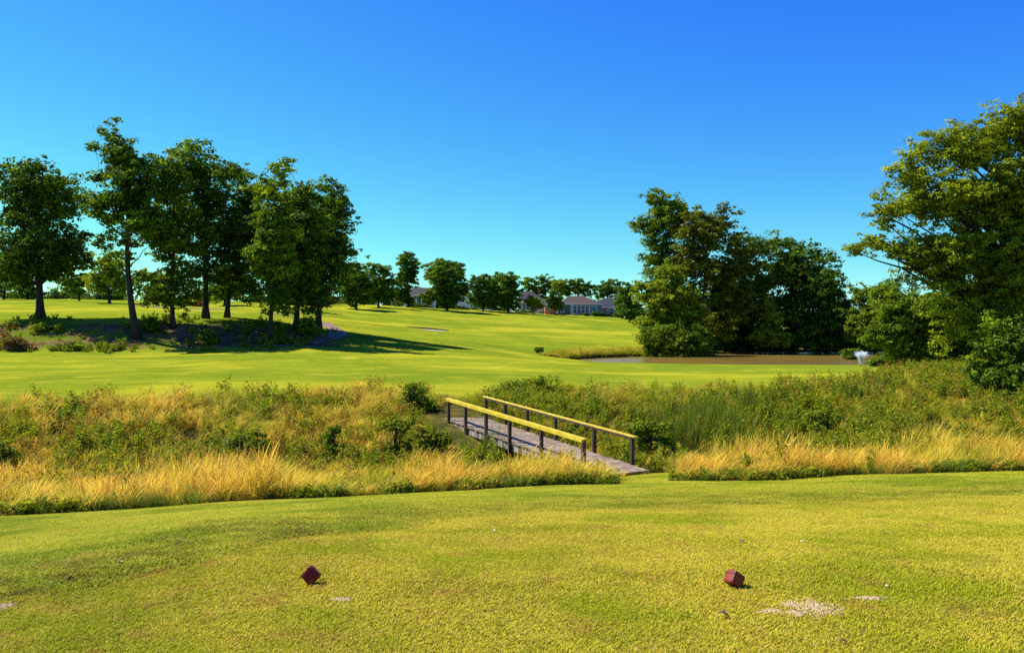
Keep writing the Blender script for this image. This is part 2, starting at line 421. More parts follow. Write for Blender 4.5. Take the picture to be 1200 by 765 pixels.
# ------------------------------------------------------------------ materials
M = {}
M['bark'] = plain('bark', (.035, .026, .019), .9, .5, 2.5, .7, (3, 3, .5))
M['bark_pale'] = plain('bark_pale', (.26, .22, .17), .9, .4, 2.5, .7, (3, 3, .5))
M['leaf_oak'] = leafmat('leaf_oak', (.025, .045, .005), (.095, .185, .010), (.38, .50, .020), .44)
M['leaf_deep'] = leafmat('leaf_deep', (.018, .034, .005), (.070, .15, .009), (.31, .44, .016), .40)
M['leaf_lime'] = leafmat('leaf_lime', (.08, .115, .008), (.24, .32, .012), (.48, .52, .02), .48)
M['leaf_mid'] = leafmat('leaf_mid', (.045, .075, .006), (.145, .235, .010), (.40, .49, .018), .46)
M['leaf_far'] = leafmat('leaf_far', (.035, .065, .006), (.095, .185, .012), (.30, .43, .02), .45, patch=.15)
M['leaf_olive'] = leafmat('leaf_olive', (.055, .065, .006), (.15, .18, .012), (.36, .36, .02), .46)
M['leaf_red'] = leafmat('leaf_red', (.07, .02, .012), (.2, .05, .02), (.35, .12, .03), .3)
M['leaf_bronze'] = leafmat('leaf_bronze', (.12, .07, .02), (.24, .14, .04), (.3, .22, .05), .3)

# ------------------------------------------------------------------ scatter with geometry nodes (only for uncountable grass)
def scatter_group(coll):
    g = bpy.data.node_groups.new('scatter_'+coll.name, 'GeometryNodeTree')
    g.interface.new_socket('Geometry', in_out='INPUT', socket_type='NodeSocketGeometry')
    g.interface.new_socket('Geometry', in_out='OUTPUT', socket_type='NodeSocketGeometry')
    N = g.nodes; L = g.links
    i = N.new('NodeGroupInput'); o = N.new('NodeGroupOutput')
    ip = N.new('GeometryNodeInstanceOnPoints'); ci = N.new('GeometryNodeCollectionInfo')
    ci.inputs['Collection'].default_value = coll; ci.inputs['Separate Children'].default_value = True; ci.inputs['Reset Children'].default_value = True
    def na(name, t):
        n = N.new('GeometryNodeInputNamedAttribute'); n.data_type = t; n.inputs['Name'].default_value = name; return n.outputs[0]
    L.new(i.outputs[0], ip.inputs['Points']); L.new(ci.outputs[0], ip.inputs['Instance'])
    ip.inputs['Pick Instance'].default_value = True
    L.new(na('idx', 'INT'), ip.inputs['Instance Index'])
    L.new(na('rot', 'FLOAT_VECTOR'), ip.inputs['Rotation']); L.new(na('scl', 'FLOAT_VECTOR'), ip.inputs['Scale'])
    L.new(ip.outputs[0], o.inputs[0])
    return g

def scatter(name, protos, P, idx, rot, scl, label, cat, band=None):
    coll = bpy.data.collections.new('kit_'+name)
    for k, p in enumerate(protos):
        p.name = 'kit_%s_%02d' % (name, k); coll.objects.link(p)
    me = bpy.data.meshes.new(name); me.vertices.add(len(P)); me.vertices.foreach_set('co', np.asarray(P, np.float32).ravel())
    a = me.attributes.new('idx', 'INT', 'POINT'); a.data.foreach_set('value', np.asarray(idx, np.int32))
    a = me.attributes.new('rot', 'FLOAT_VECTOR', 'POINT'); a.data.foreach_set('vector', np.asarray(rot, np.float32).ravel())
    a = me.attributes.new('scl', 'FLOAT_VECTOR', 'POINT'); a.data.foreach_set('vector', np.asarray(scl, np.float32).ravel())
    if band is not None:
        a = me.attributes.new('band', 'FLOAT', 'POINT'); a.data.foreach_set('value', np.asarray(band, np.float32))
    o = bpy.data.objects.new(name, me); COL.objects.link(o)
    md = o.modifiers.new('scatter', 'NODES'); md.node_group = scatter_group(coll)
    return tag(o, label, cat, kind='stuff')

def blades(n, rad, hmin, hmax, w, bendf, segs=3, lean=(0, 0), head=0, square=False):
    """n curved grass blades; returns V,Q,tip attribute"""
    ang = rng.uniform(0, 2*math.pi, n); r = rad*np.sqrt(rng.uniform(0, 1, n))
    bx, by = r*np.cos(ang), r*np.sin(ang)
    h = rng.uniform(hmin, hmax, n); d = rng.uniform(0, 2*math.pi, n); bd = bendf*h*rng.uniform(.2, 1.3, n)
    wx, wy = np.cos(d+1.57+rng.normal(0, .4, n)), np.sin(d+1.57+rng.normal(0, .4, n))
    Vs = []; tips = []
    for s in range(segs+1):
        t = s/segs
        cx = bx+np.cos(d)*bd*t**2+lean[0]*h*t**1.6; cy = by+np.sin(d)*bd*t**2+lean[1]*h*t**1.6
        cz = h*t*(1-.22*bendf*t**2)
        ww = w*(1-t**1.5*.92)*.5
        if head and s >= segs-1: ww = w*head*.5*(1 if s == segs-1 else .25)
        Vs.append(np.stack([cx-wx*ww, cy-wy*ww, cz], 1)); Vs.append(np.stack([cx+wx*ww, cy+wy*ww, cz], 1))
        tips += [np.full(n, t), np.full(n, t)]
    V = np.stack(Vs, 1).reshape(-1, 3); T = np.stack(tips, 1).ravel(); k = 2*(segs+1)
    b = (np.arange(n)*k)[:, None]
    Q = np.concatenate([b+np.array([2*s, 2*s+1, 2*s+3, 2*s+2]) for s in range(segs)])
    R_ = np.repeat(rng.uniform(0, 1, n), k)
    return V, Q, T, R_

def blade_obj(parts, mat):
    V = []; Q = []; T = []; Rr = []; c = 0
    for v, q, t, r in parts: V.append(v); Q.append(q+c); T.append(t); Rr.append(r); c += len(v)
    return mesh_np('kit', np.concatenate(V), np.concatenate(Q), mat, link=False, attrs={'tip': np.concatenate(T), 'rnd': np.concatenate(Rr)})

def grassmat(name, base, mid, tips, trans=.35, straw=None, sc=.5, lo=.1, hi=.85, patchcol=None, dark=.3):
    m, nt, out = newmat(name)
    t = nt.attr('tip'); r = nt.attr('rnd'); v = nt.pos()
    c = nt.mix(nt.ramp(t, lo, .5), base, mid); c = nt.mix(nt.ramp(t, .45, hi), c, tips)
    if straw is not None: c = nt.mix(nt.ramp(r, .6, .95), c, straw)
    if patchcol is not None:
        c = nt.mix(nt.math('MULTIPLY', nt.ramp(nt.noise(v, sc, 4, .65), .45, .62), nt.ramp(t, .05, .4)), c, patchcol)
    if 'turf' in name:   # darker, browner turf in patches along the shoulder of the tee
        brown_mix = nt.math('MULTIPLY', nt.ramp(nt.noise(v, 3.5, 5, .75), .38, .6), nt.attr('band', 'INSTANCER'))
        c = nt.mix(brown_mix, c, (.20, .165, .018))
        c = nt.mix(nt.math('MULTIPLY', nt.ramp(nt.noise(v, 2.6, 5, .7), .54, .70), .65), c, (.62, .36, .07))
        c = nt.mix(nt.math('MULTIPLY', nt.ramp(nt.noise(v, 24, 3, .7), .50, .68), .6), c, (.16, .17, .012))
        c = nt.mix(nt.math('MULTIPLY', nt.ramp(nt.noise(v, .5, 5, .7), .54, .66), .45), c, (.24, .26, .014))
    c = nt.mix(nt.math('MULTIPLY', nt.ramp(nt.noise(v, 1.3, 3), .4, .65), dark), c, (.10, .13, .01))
    p = principled(nt, None, c, .7, spec=.1)
    tr = nt.new('ShaderNodeBsdfTranslucent'); nt.l.new(c, tr.inputs[0])
    mx = nt.new('ShaderNodeMixShader'); mx.inputs[0].default_value = trans
    nt.l.new(p.outputs[0], mx.inputs[1]); nt.l.new(tr.outputs[0], mx.inputs[2]); nt.l.new(mx.outputs[0], out.inputs[0])
    return m

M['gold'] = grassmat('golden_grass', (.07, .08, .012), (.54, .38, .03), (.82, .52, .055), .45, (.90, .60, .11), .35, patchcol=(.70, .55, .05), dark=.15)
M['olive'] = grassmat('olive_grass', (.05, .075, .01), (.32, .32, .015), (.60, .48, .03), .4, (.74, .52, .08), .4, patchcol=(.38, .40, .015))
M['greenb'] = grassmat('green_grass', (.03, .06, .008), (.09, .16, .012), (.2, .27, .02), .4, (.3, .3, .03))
M['leaf_weed'] = leafmat('leaf_weed', (.09, .14, .01), (.22, .29, .015), (.40, .40, .02), .45, patch=.8)
M['leaf_weed_dry'] = leafmat('leaf_weed_dry', (.14, .10, .015), (.34, .21, .035), (.58, .36, .06), .35, patch=.8)

def weed_obj(n_stems, rad, h, leaf, mat, per=26, droop=.3):
    Cs = []; Ns = []; sv = []; sq = []; c = 0
    mb = []
    for s in range(n_stems):
        a = rng.uniform(0, 6.28); r = rad*math.sqrt(rng.uniform()); hh = h*rng.uniform(.6, 1.15)
        x0, y0 = r*math.cos(a)*.6, r*math.sin(a)*.6; x1, y1 = r*math.cos(a)*1.1, r*math.sin(a)*1.1
        t = rng.uniform(.12, 1, per); spread = .11*(1.15-t)+.04
        o = rng.normal(size=(per, 3)); o /= np.linalg.norm(o, axis=1)[:, None]
        C = np.stack([x0+(x1-x0)*t, y0+(y1-y0)*t, hh*t], 1)+o*spread[:, None]*np.array([1, 1, .5])
        N = o*.6+np.array([0, 0, .7])+rng.normal(size=(per, 3))*.3; N /= np.linalg.norm(N, axis=1)[:, None]
        Cs.append(C); Ns.append(N)
    C = np.concatenate(Cs); N = np.concatenate(Ns); V, Q = leaf_quads(C, N, leaf, .38)
    return mesh_np('kit', V, Q, mat, link=False, fattrs={'rnd': rng.uniform(0, 1, len(C))})

def rand_rot(n, tilt=.12):
    return np.stack([rng.normal(0, tilt, n), rng.normal(0, tilt, n), rng.uniform(0, 2*math.pi, n)], 1)

def sample_zone(n, d0, d1, umin=-.68, umax=.68):
    """uniform per area between distances d0..d1 inside the fan of view (a little wider)"""
    Y = np.sqrt(rng.uniform(d0**2, d1**2, n)); X = rng.uniform(umin, umax, n)*Y
    return X, Y

def put(X, Y, dz=0.): return np.stack([X, Y, EYE-H(X, Y)+dz], 1)

# ------------------------------------------------------------------ bridge frame (used to keep plants off the deck)
BF = np.array([-1.18, 31.8]); BN = np.array([3.17, 23.5])          # far-side rail line, far and near ends
BDIR = (BN-BF)/np.linalg.norm(BN-BF); BPERP = np.array([-BDIR[1], BDIR[0]])
if BPERP[0] < 0: BPERP = -BPERP
BLEN = float(np.linalg.norm(BN-BF)); BW = 1.2
def bridge_local(X, Y):
    s = (X-BF[0])*BDIR[0]+(Y-BF[1])*BDIR[1]; w = (X-BF[0])*BPERP[0]+(Y-BF[1])*BPERP[1]
    return s, w   # w from -BW (near rail) to 0 (far rail)

def grasses():
    # --- tee turf: real blades
    mt = grassmat('tee_turf', (.20, .19, .01), (.52, .48, .018), (.66, .58, .03), .3, (.74, .52, .12), .6, lo=-.2, patchcol=(.42, .44, .015), dark=.12)
    ma = grassmat('apron_turf', (.14, .16, .01), (.36, .41, .014), (.50, .52, .022), .3, (.62, .48, .07), .5, lo=-.2, patchcol=(.30, .38, .012), dark=.12)
    def bandf(X, Y):
        px = pxof(X, Y); q = (Y-np.interp(px, SH_PX, SH_D)*1.04)/(.13*Y)
        return np.exp(-q*q)*np.interp(px, [0, 400, 600, 850, 1200], [.95, .8, .5, .6, .75])
    def patch(n, rad, h0, h1, w, mat): return blade_obj([blades(n, rad, h0, h1, w, .9, 2)], mat)
    pr = [patch(900, .32, .010, .026, .0055, mt) for _ in range(5)]
    X, Y = sample_zone(4300, 3.0, 13.5)
    px = pxof(X, Y); k = Y < np.interp(px, SH_PX, SH_D)+.25*wob(X, Y, 1.3); X, Y = X[k], Y[k]
    def tilted(X, Y, n):
        e = .15; gx = -(H(X+e, Y)-H(X-e, Y))/(2*e); gy = -(H(X, Y+e)-H(X, Y-e))/(2*e)
        rz = rng.uniform(0, 6.283, n); out = np.zeros((n, 3))
        for i in range(n):
            m = Vector((-gx[i], -gy[i], 1)).to_track_quat('Z', 'Y') @ Euler((0, 0, rz[i])).to_quaternion()
            out[i] = m.to_euler()
        return out
    n = len(X); s = rng.uniform(.85, 1.2, n)
    scatter('tee_grass', pr, put(X, Y, -.003), rng.integers(0, 5, n), tilted(X, Y, n), np.stack([s, s, s*rng.uniform(.8, 1.2, n)], 1),
            'closely mown yellow green turf of the tee around the two red markers', 'grass', band=bandf(X, Y))
    pr = [patch(1100, .5, .015, .040, .010, ma) for _ in range(5)]
    X, Y = sample_zone(5200, 4.5, 20.5)
    px = pxof(X, Y); k = (Y > np.interp(px, SH_PX, SH_D)-.3+.25*wob(X, Y, 1.3)) & (Y < np.interp(px, EDGE_PX, EDGE_D)+.3); X, Y = X[k], Y[k]
    y2 = rng.uniform(18.2, 23.6, 520); x2 = (rng.uniform(700, 798, 520)-600)/F*y2; k = ~((bridge_local(x2, y2)[0] < BLEN+.75) & (bridge_local(x2, y2)[1] > -BW-.3) & (bridge_local(x2, y2)[1] < .3)); x2, y2 = x2[k], y2[k]; X = np.concatenate([X, x2]); Y = np.concatenate([Y, y2])
    n = len(X); s = rng.uniform(.9, 1.3, n)
    scatter('rough_grass', pr, put(X, Y, -.004), rng.integers(0, 5, n), tilted(X, Y, n), np.stack([s, s, s], 1),
            'greener mown turf sloping from the tee shoulder down to the tall golden grass', 'grass', band=bandf(X, Y))

    # --- tall grass band
    def zone(n, dmax=78):
        X, Y = sample_zone(n, 14, dmax, -.72, .72); px = pxof(X, Y)
        e = np.interp(px, EDGE_PX, EDGE_D); t = np.interp(px, TOP_PX, TOP_D)
        s, w = bridge_local(X, Y)
        ok = (Y > e+.1+.12*wob(X, Y, 2)) & (Y < t+.5*wob(X, Y, .7)) & ~((s > -1.6) & (s < BLEN+.7) & (w > -BW-.12-np.interp(s, [3, 5.5], [1.0, 0])) & (w < .25))
        # mown way onto the bridge
        pw = px+9*wob(X, Y, 1.5); ok &= ~((pw > 712) & (pw < 790) & (Y < 23.3))
        ok &= ~(((X+2.2)/.9)**2+((Y-32.6)/1.5)**2 < 1)
        return X[ok], Y[ok], px[ok], e[ok], t[ok], s[ok], w[ok]
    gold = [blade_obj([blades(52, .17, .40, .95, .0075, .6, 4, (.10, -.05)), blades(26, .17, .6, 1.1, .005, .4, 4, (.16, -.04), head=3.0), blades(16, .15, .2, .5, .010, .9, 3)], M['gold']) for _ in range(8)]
    X, Y, px, e, t, s, w = zone(36000, 62)
    patch_n = np.sin(X*.75+.6*np.sin(Y*.9))*.5+.5*np.sin(Y*.8+X*.3)
    width = np.interp(px, [0, 250, 520, 640, 700, 790, 900, 1200], [9.2, 8.6, 7.6, 4.8, 3.0, 4.2, 5.4, 5.8])
    front = 1-sst(Y-e, width*.8, width*1.15)
    back = np.interp(px, [0, 500, 560, 900, 960, 1200], [.8, .75, .08, .16, .28, .28])*sst(Y-e, width, width+2.)*(patch_n > -.1)
    dens = np.clip(front+back, 0, 1)
    k = rng.uniform(0, 1, len(X)) < dens*np.where(Y > 34, .35, .8)
    X, Y, e = X[k], Y[k], e[k]; px = px[k]; fr = front[k]; n = len(X)
    hs = np.where(fr > .5, .84, .56)*rng.uniform(.65, 1.15, n)*(.85+.25*np.sin(X*.9+Y*.4))
    hs *= np.interp(px, [0, 200, 560, 620, 720, 800], [1.3, 1.15, 1, 1.05, .95, 1])
    hs *= .6+.4*sst(Y-e, 0, .7); k = rng.uniform(0, 1, n) < .55+.45*(np.sin(X*2.1+1.3*np.sin(X*.7+Y)) > -.3); X, Y, hs = X[k], Y[k], hs[k]; n = len(X)
    rot = rand_rot(n, .16); rot[:, 2] = rng.normal(0, .9, n)
    lay = sst(np.sin(X*.9+2*np.sin(Y*.6))*np.cos(Y*1.1+X*.35), .15, .8)      # patches flattened by wind and rain
    rot[:, 0] += lay*.55*np.sin(X*.5+1); rot[:, 1] += lay*.65*np.cos(X*.33)
    hs *= 1-.25*lay; hs *= 1+.22*np.sin(X*2.3+np.sin(Y*3))
    scatter('golden_grass', gold, put(X, Y, -.02), rng.integers(0, 8, n), rot, np.stack([1.15*hs**.3, 1.15*hs**.3, hs], 1),
            'tall dry golden grass leaning along the near bank of the creek', 'grass')
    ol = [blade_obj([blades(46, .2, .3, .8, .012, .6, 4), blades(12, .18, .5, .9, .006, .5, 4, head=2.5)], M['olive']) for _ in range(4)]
    X, Y, px, e, t, s, w = zone(42000)
    pn = np.sin(X*.5-1+.7*np.sin(Y*.6))*np.sin(Y*.55+X*.2)
    k = (rng.uniform(0, 1, len(X)) < np.where(Y-e < 4.5, .40, .55)*np.where(pn > -.3, 1, .5)); X, Y, px, e, t = X[k], Y[k], px[k], e[k], t[k]; n = len(X)
    hs = rng.uniform(.40, .88, n)*(.7+.3*sst(t-Y, 0, 3)); rot = rand_rot(n, .15)
    hs *= .4+.6*sst(Y-e, 0, .8)
    scatter('meadow_grass', ol, put(X, Y, -.02), rng.integers(0, 4, n), rot, np.stack([1.3*hs**.4, 1.3*hs**.4, hs], 1),
            'uncut olive green meadow grass covering both slopes of the creek valley', 'grass')
    gr = [blade_obj([blades(50, .17, .12, .42, .014, .8, 3)], M['greenb']) for _ in range(3)]
    X, Y, px, e, t, s, w = zone(60000, 26); k = (Y-e < .35+.5*np.abs(np.sin(X*.8))) & (rng.uniform(0, 1, len(X)) < .12+.35*(np.sin(X*1.7+2) > 0)); X, Y, px, e = X[k], Y[k], px[k], e[k]; n = len(X); hs = rng.uniform(.5, 1.1, n)
    scatter('edge_grass', gr, put(X, Y, -.01), rng.integers(0, 3, n), rand_rot(n), np.stack([hs, hs, hs], 1),
            'low dark green grass at the foot of the golden grass along the mown edge', 'grass')
    # --- leafy weeds
    wd = [weed_obj(7, .3, .75, .055, M['leaf_weed'], 30) for _ in range(4)]+[weed_obj(5, .25, .5, .07, M['leaf_weed'], 26)]
    X, Y, px, e, t, s, w = zone(26000)
    pn = np.sin(X*.55+2+.9*np.sin(Y*.7))+.7*np.sin(Y*.9-X*.45)
    mid = sst(Y-e, 4.0, 6.5)*(1-sst(Y, t-6, t-2)); side = np.interp(px, [0, 400, 520, 640, 1050, 1200], [.35, .5, .6, .95, .8, .6])
    k = (rng.uniform(0, 1, len(X)) < np.clip(mid*side*np.where(pn > -.2, 1, .25)+.035, 0, 1)*np.where(Y > 45, .5, .9)) ; X, Y, e = X[k], Y[k], e[k]; n = len(X)
    hs = rng.uniform(.55, 1.25, n); hs *= .35+.65*sst(Y-e, 0, 1)
    scatter('green_weeds', wd, put(X, Y, -.02), rng.integers(0, 5, n), rand_rot(n), np.stack([hs, hs, hs], 1),
            'dense leafy green weeds filling the hollow of the creek', 'weeds')
    wl = [weed_obj(6, .28, .25, .05, M['leaf_weed'], 24) for _ in range(2)]
    X, Y, px, e, t, s, w = zone(50000, 26); k = (Y-e < .7) & (np.sin(X*1.3)+np.sin(X*.37+1) > -.4) & (rng.uniform(0,1,len(X)) < .22); X, Y = X[k], Y[k]; n = len(X); hs = rng.uniform(.6, 1.2, n)
    scatter('edge_weeds', wl, put(X, Y, -.02), rng.integers(0, 2, n), rand_rot(n), np.stack([hs, hs, hs], 1),
            'creeping broad leaved weeds along the edge of the mown turf', 'weeds')
    dw = [weed_obj(6, .25, .8, .045, M['leaf_weed_dry'], 22) for _ in range(3)]
    X, Y, px, e, t, s, w = zone(9000)
    k = rng.uniform(0, 1, len(X)) < np.interp(px, [0, 480, 560, 900, 1000, 1200], [.6, .6, .08, .14, .28, .28])*sst(Y-e, 3, 6); X, Y = X[k], Y[k]; n = len(X); hs = rng.uniform(.5, 1.15, n)
    scatter('dry_weeds', dw, put(X, Y, -.02), rng.integers(0, 3, n), rand_rot(n), np.stack([hs, hs, hs], 1),
            'brown seeding weeds mixed through the meadow above the creek', 'weeds')
    # --- reeds / cattails
    def reed():
        a = blades(26, .22, .7, 1.35, .018, .22, 4)
        o = blade_obj([a], M['greenb']); return o
    rd = [reed() for _ in range(3)]
    pts = []
    for cpx, cpy, npt, sp in ((826, 500, 34, .8), (812, 512, 24, 1.0), (880, 485, 12, .5), (790, 520, 30, .9), (845, 505, 30, 1.1), (1010, 470, 10, .6), (560+4, 538, 8, .5)):
        x, y, z = hit(cpx, cpy, 19)
        pts.append(np.stack([x+rng.normal(0, sp, npt), y+rng.normal(0, sp, npt)], 1))
    P = np.concatenate(pts); n = len(P); hs = rng.uniform(.7, 1.2, n)
    scatter('reeds', rd, put(P[:, 0], P[:, 1], -.02), rng.integers(0, 3, n), rand_rot(n, .05), np.stack([hs*.9, hs*.9, hs], 1),
            'upright green reeds in the wet bottom of the creek right of the bridge', 'reeds')
    # pond margin: tall yellow-green grass and reeds behind the left tip of the pond
    pm = [blade_obj([blades(80, .5, .5, 1.25, .05, .35, 3)], M['olive']) for _ in range(3)]
    n = 9000; X = rng.uniform(2, 24, n); Y = rng.uniform(92, 128, n); sd = poly_sd(X, Y, POND); px = pxof(X, Y); py = HOR+F*H(X, Y)/Y
    lim = np.interp(px, [630, 690, 770, 800], [417.5, 413.5, 408, 409])
    k = (sd > .1) & (px > 628) & (px < 795) & (py > lim) & (py < 421.5); X, Y, sd = X[k], Y[k], sd[k]; k = rng.uniform(0, 1, len(X)) < .9; X, Y, sd = X[k], Y[k], sd[k]; n = len(X)
    hs = rng.uniform(.35, 1.0, n)*np.where(sd < 2, 1.1, .6)
    scatter('pond_grass', pm, put(X, Y, -.03), rng.integers(0, 3, n), rand_rot(n), np.stack([hs, hs, hs], 1),
            'tall yellow green grass on the bank behind the left tip of the pond', 'grass')
    # brush along the tree bank on the left
    bw = [weed_obj(9, .6, .9, .12, M['leaf_weed'], 26) for _ in range(2)]+[weed_obj(9, .6, .8, .12, M['leaf_weed_dry'], 26)]
    n = 1700; X = rng.uniform(-62, -18, n); Y = rng.uniform(79.5, 95, n); px = pxof(X, Y); pn = np.sin(X*.45)+np.sin(X*.17+Y*.5)
    k = ((pn > .3) | (rng.uniform(0, 1, n) < .10)) & (px < 400) & (Y < 93.2) & (rng.uniform(0, 1, n) < np.where(Y < 83.5, .5, .22)); X, Y = X[k], Y[k]; n = len(X)
    idx = rng.integers(0, 3, n); idx = np.where((pxof(X, Y) > 60) & (idx == 2), 0, idx); hs = rng.uniform(.4, 1.0, n)
    scatter('bank_brush', bw, put(X, Y, -.03), idx, rand_rot(n), np.stack([hs, hs, hs*.9], 1),
            'low scrub and brown brush on the shaded bank under the left row of trees', 'undergrowth')

# ------------------------------------------------------------------ water, path, bunker
def pond():
    m, nt, out = newmat('pond_water')
    v = nt.pos(); w = nt.noise(nt.scaled(v, (.5, 1.3, 1)), 2.2, 4, .6)
    c = nt.mix(nt.ramp(nt.noise(v, .08, 3), .35, .65), (.21, .135, .022), (.155, .11, .022))
    p = principled(nt, out, c, .2, w, .3, .06, .4); p.inputs['IOR'].default_value = 1.33
    cen = POND.mean(0); P = []
    for i in range(len(POND)):
        a, b = POND[i], POND[(i+1) % len(POND)]
        for t in np.linspace(0, 1, 6)[:-1]: P.append(a+(b-a)*t)
    P = np.array(P); d = P-cen; P = P+d/np.linalg.norm(d, axis=1)[:, None]*.5
    n = len(P); V = np.concatenate([np.c_[P, np.full(n, EYE-WATER)], [[cen[0], cen[1], EYE-WATER]]])
    T = np.array([(i, (i+1) % n, n) for i in range(n)])
    tag(mesh_np('pond_water', V, T, m), 'still brown pond water in front of the dark trees', 'pond', kind='structure')

def ribbon(name, pts, widths, mat, dz, label, cat):
    P = []; W = []
    for i in range(len(pts)-1):
        for t in np.linspace(0, 1, 12)[:-1]: P.append(np.array(pts[i])*(1-t)+np.array(pts[i+1])*t); W.append(widths[i]*(1-t)+widths[i+1]*t)
    P.append(np.array(pts[-1])); W.append(widths[-1]); P = _smooth(np.array(P), 4, 0); W = np.array(W)
    T = np.gradient(P, axis=0); T /= np.linalg.norm(T, axis=1)[:, None]; S = np.stack([-T[:, 1], T[:, 0]], 1)
    cols = np.linspace(-.5, .5, 7); V = []
    for c in cols:
        q = P+S*(c*W)[:, None]; V.append(np.stack([q[:, 0], q[:, 1], EYE-H(q[:, 0], q[:, 1])+dz], 1))
    n = len(P); V = np.stack(V, 1).reshape(-1, 3); k = len(cols); idx = np.arange(n*k).reshape(n, k)
    Q = np.stack([idx[:-1, :-1], idx[:-1, 1:], idx[1:, 1:], idx[1:, :-1]], -1).reshape(-1, 4)
    return tag(mesh_np(name, V, Q, mat, smooth=True), label, cat, kind='structure')

def surfaces():
    pm = plain('path_gravel', (.20, .125, .075), .95, .25, 1.5, .3)
    pts = [hit(*q, 60)[:2] for q in ((150, 357.5), (200, 361.5), (265, 363), (330, 369), (378, 377), (392, 386), (399, 393.5), (385, 399.5), (350, 404), (310, 407.5))]
    ribbon('cart_path', pts, [1.7]*5+[2.1, 1.9, 1.1, .9, .8], pm, .05, 'reddish brown cart path curving down past the end of the left tree row', 'path')
    sm = plain('bunker_sand', (.50, .43, .27), .95, .12, 2, .2)
    b = hit(508, 387.5, 60)
    n = 40; a = np.linspace(0, 2*math.pi, n, endpoint=False); V = [(b[0], b[1], 0)]
    for r in (.5, 1.0):
        for t in a: V.append((b[0]+math.cos(t)*1.9*r*(1+.15*math.sin(3*t)), b[1]+math.sin(t)*1.5*r*(1+.2*math.cos(2*t)), 0))
    V = np.array(V); V[:, 2] = EYE-H(V[:, 0], V[:, 1])+.06
    T = np.array([(0, 1+i, 1+(i+1) % n) for i in range(n)]); Q = np.array([(1+i, 1+n+i, 1+n+(i+1) % n, 1+(i+1) % n) for i in range(n)])
    tag(mesh_np('sand_bunker', V, [Q, T], sm, smooth=True), 'small pale sand bunker on the far side of the fairway', 'bunker', kind='structure')
    # raised grassy lip of the bunker, coloured dark for its shadow
    mb = MB(); 
    P = [];  
    for t in np.linspace(-1, 1, 18):
        x = b[0]-1.2+t*3.4; y = b[1]+2.9-.5*t; P.append((x, y, gz(x, y)+.05))
    mb.tube(P, [.04+.22*math.cos(t*1.5) for t in np.linspace(-1, 1, 18)], 8)
    o = mb.build('bunker_lip', plain('lip_turf_shadow', (.12, .13, .015), .95, .5, 3, .6), smooth=True)
    tag(o, 'low turf lip coloured shadow dark behind the pale sand bunker', 'bunker edge', kind='structure')

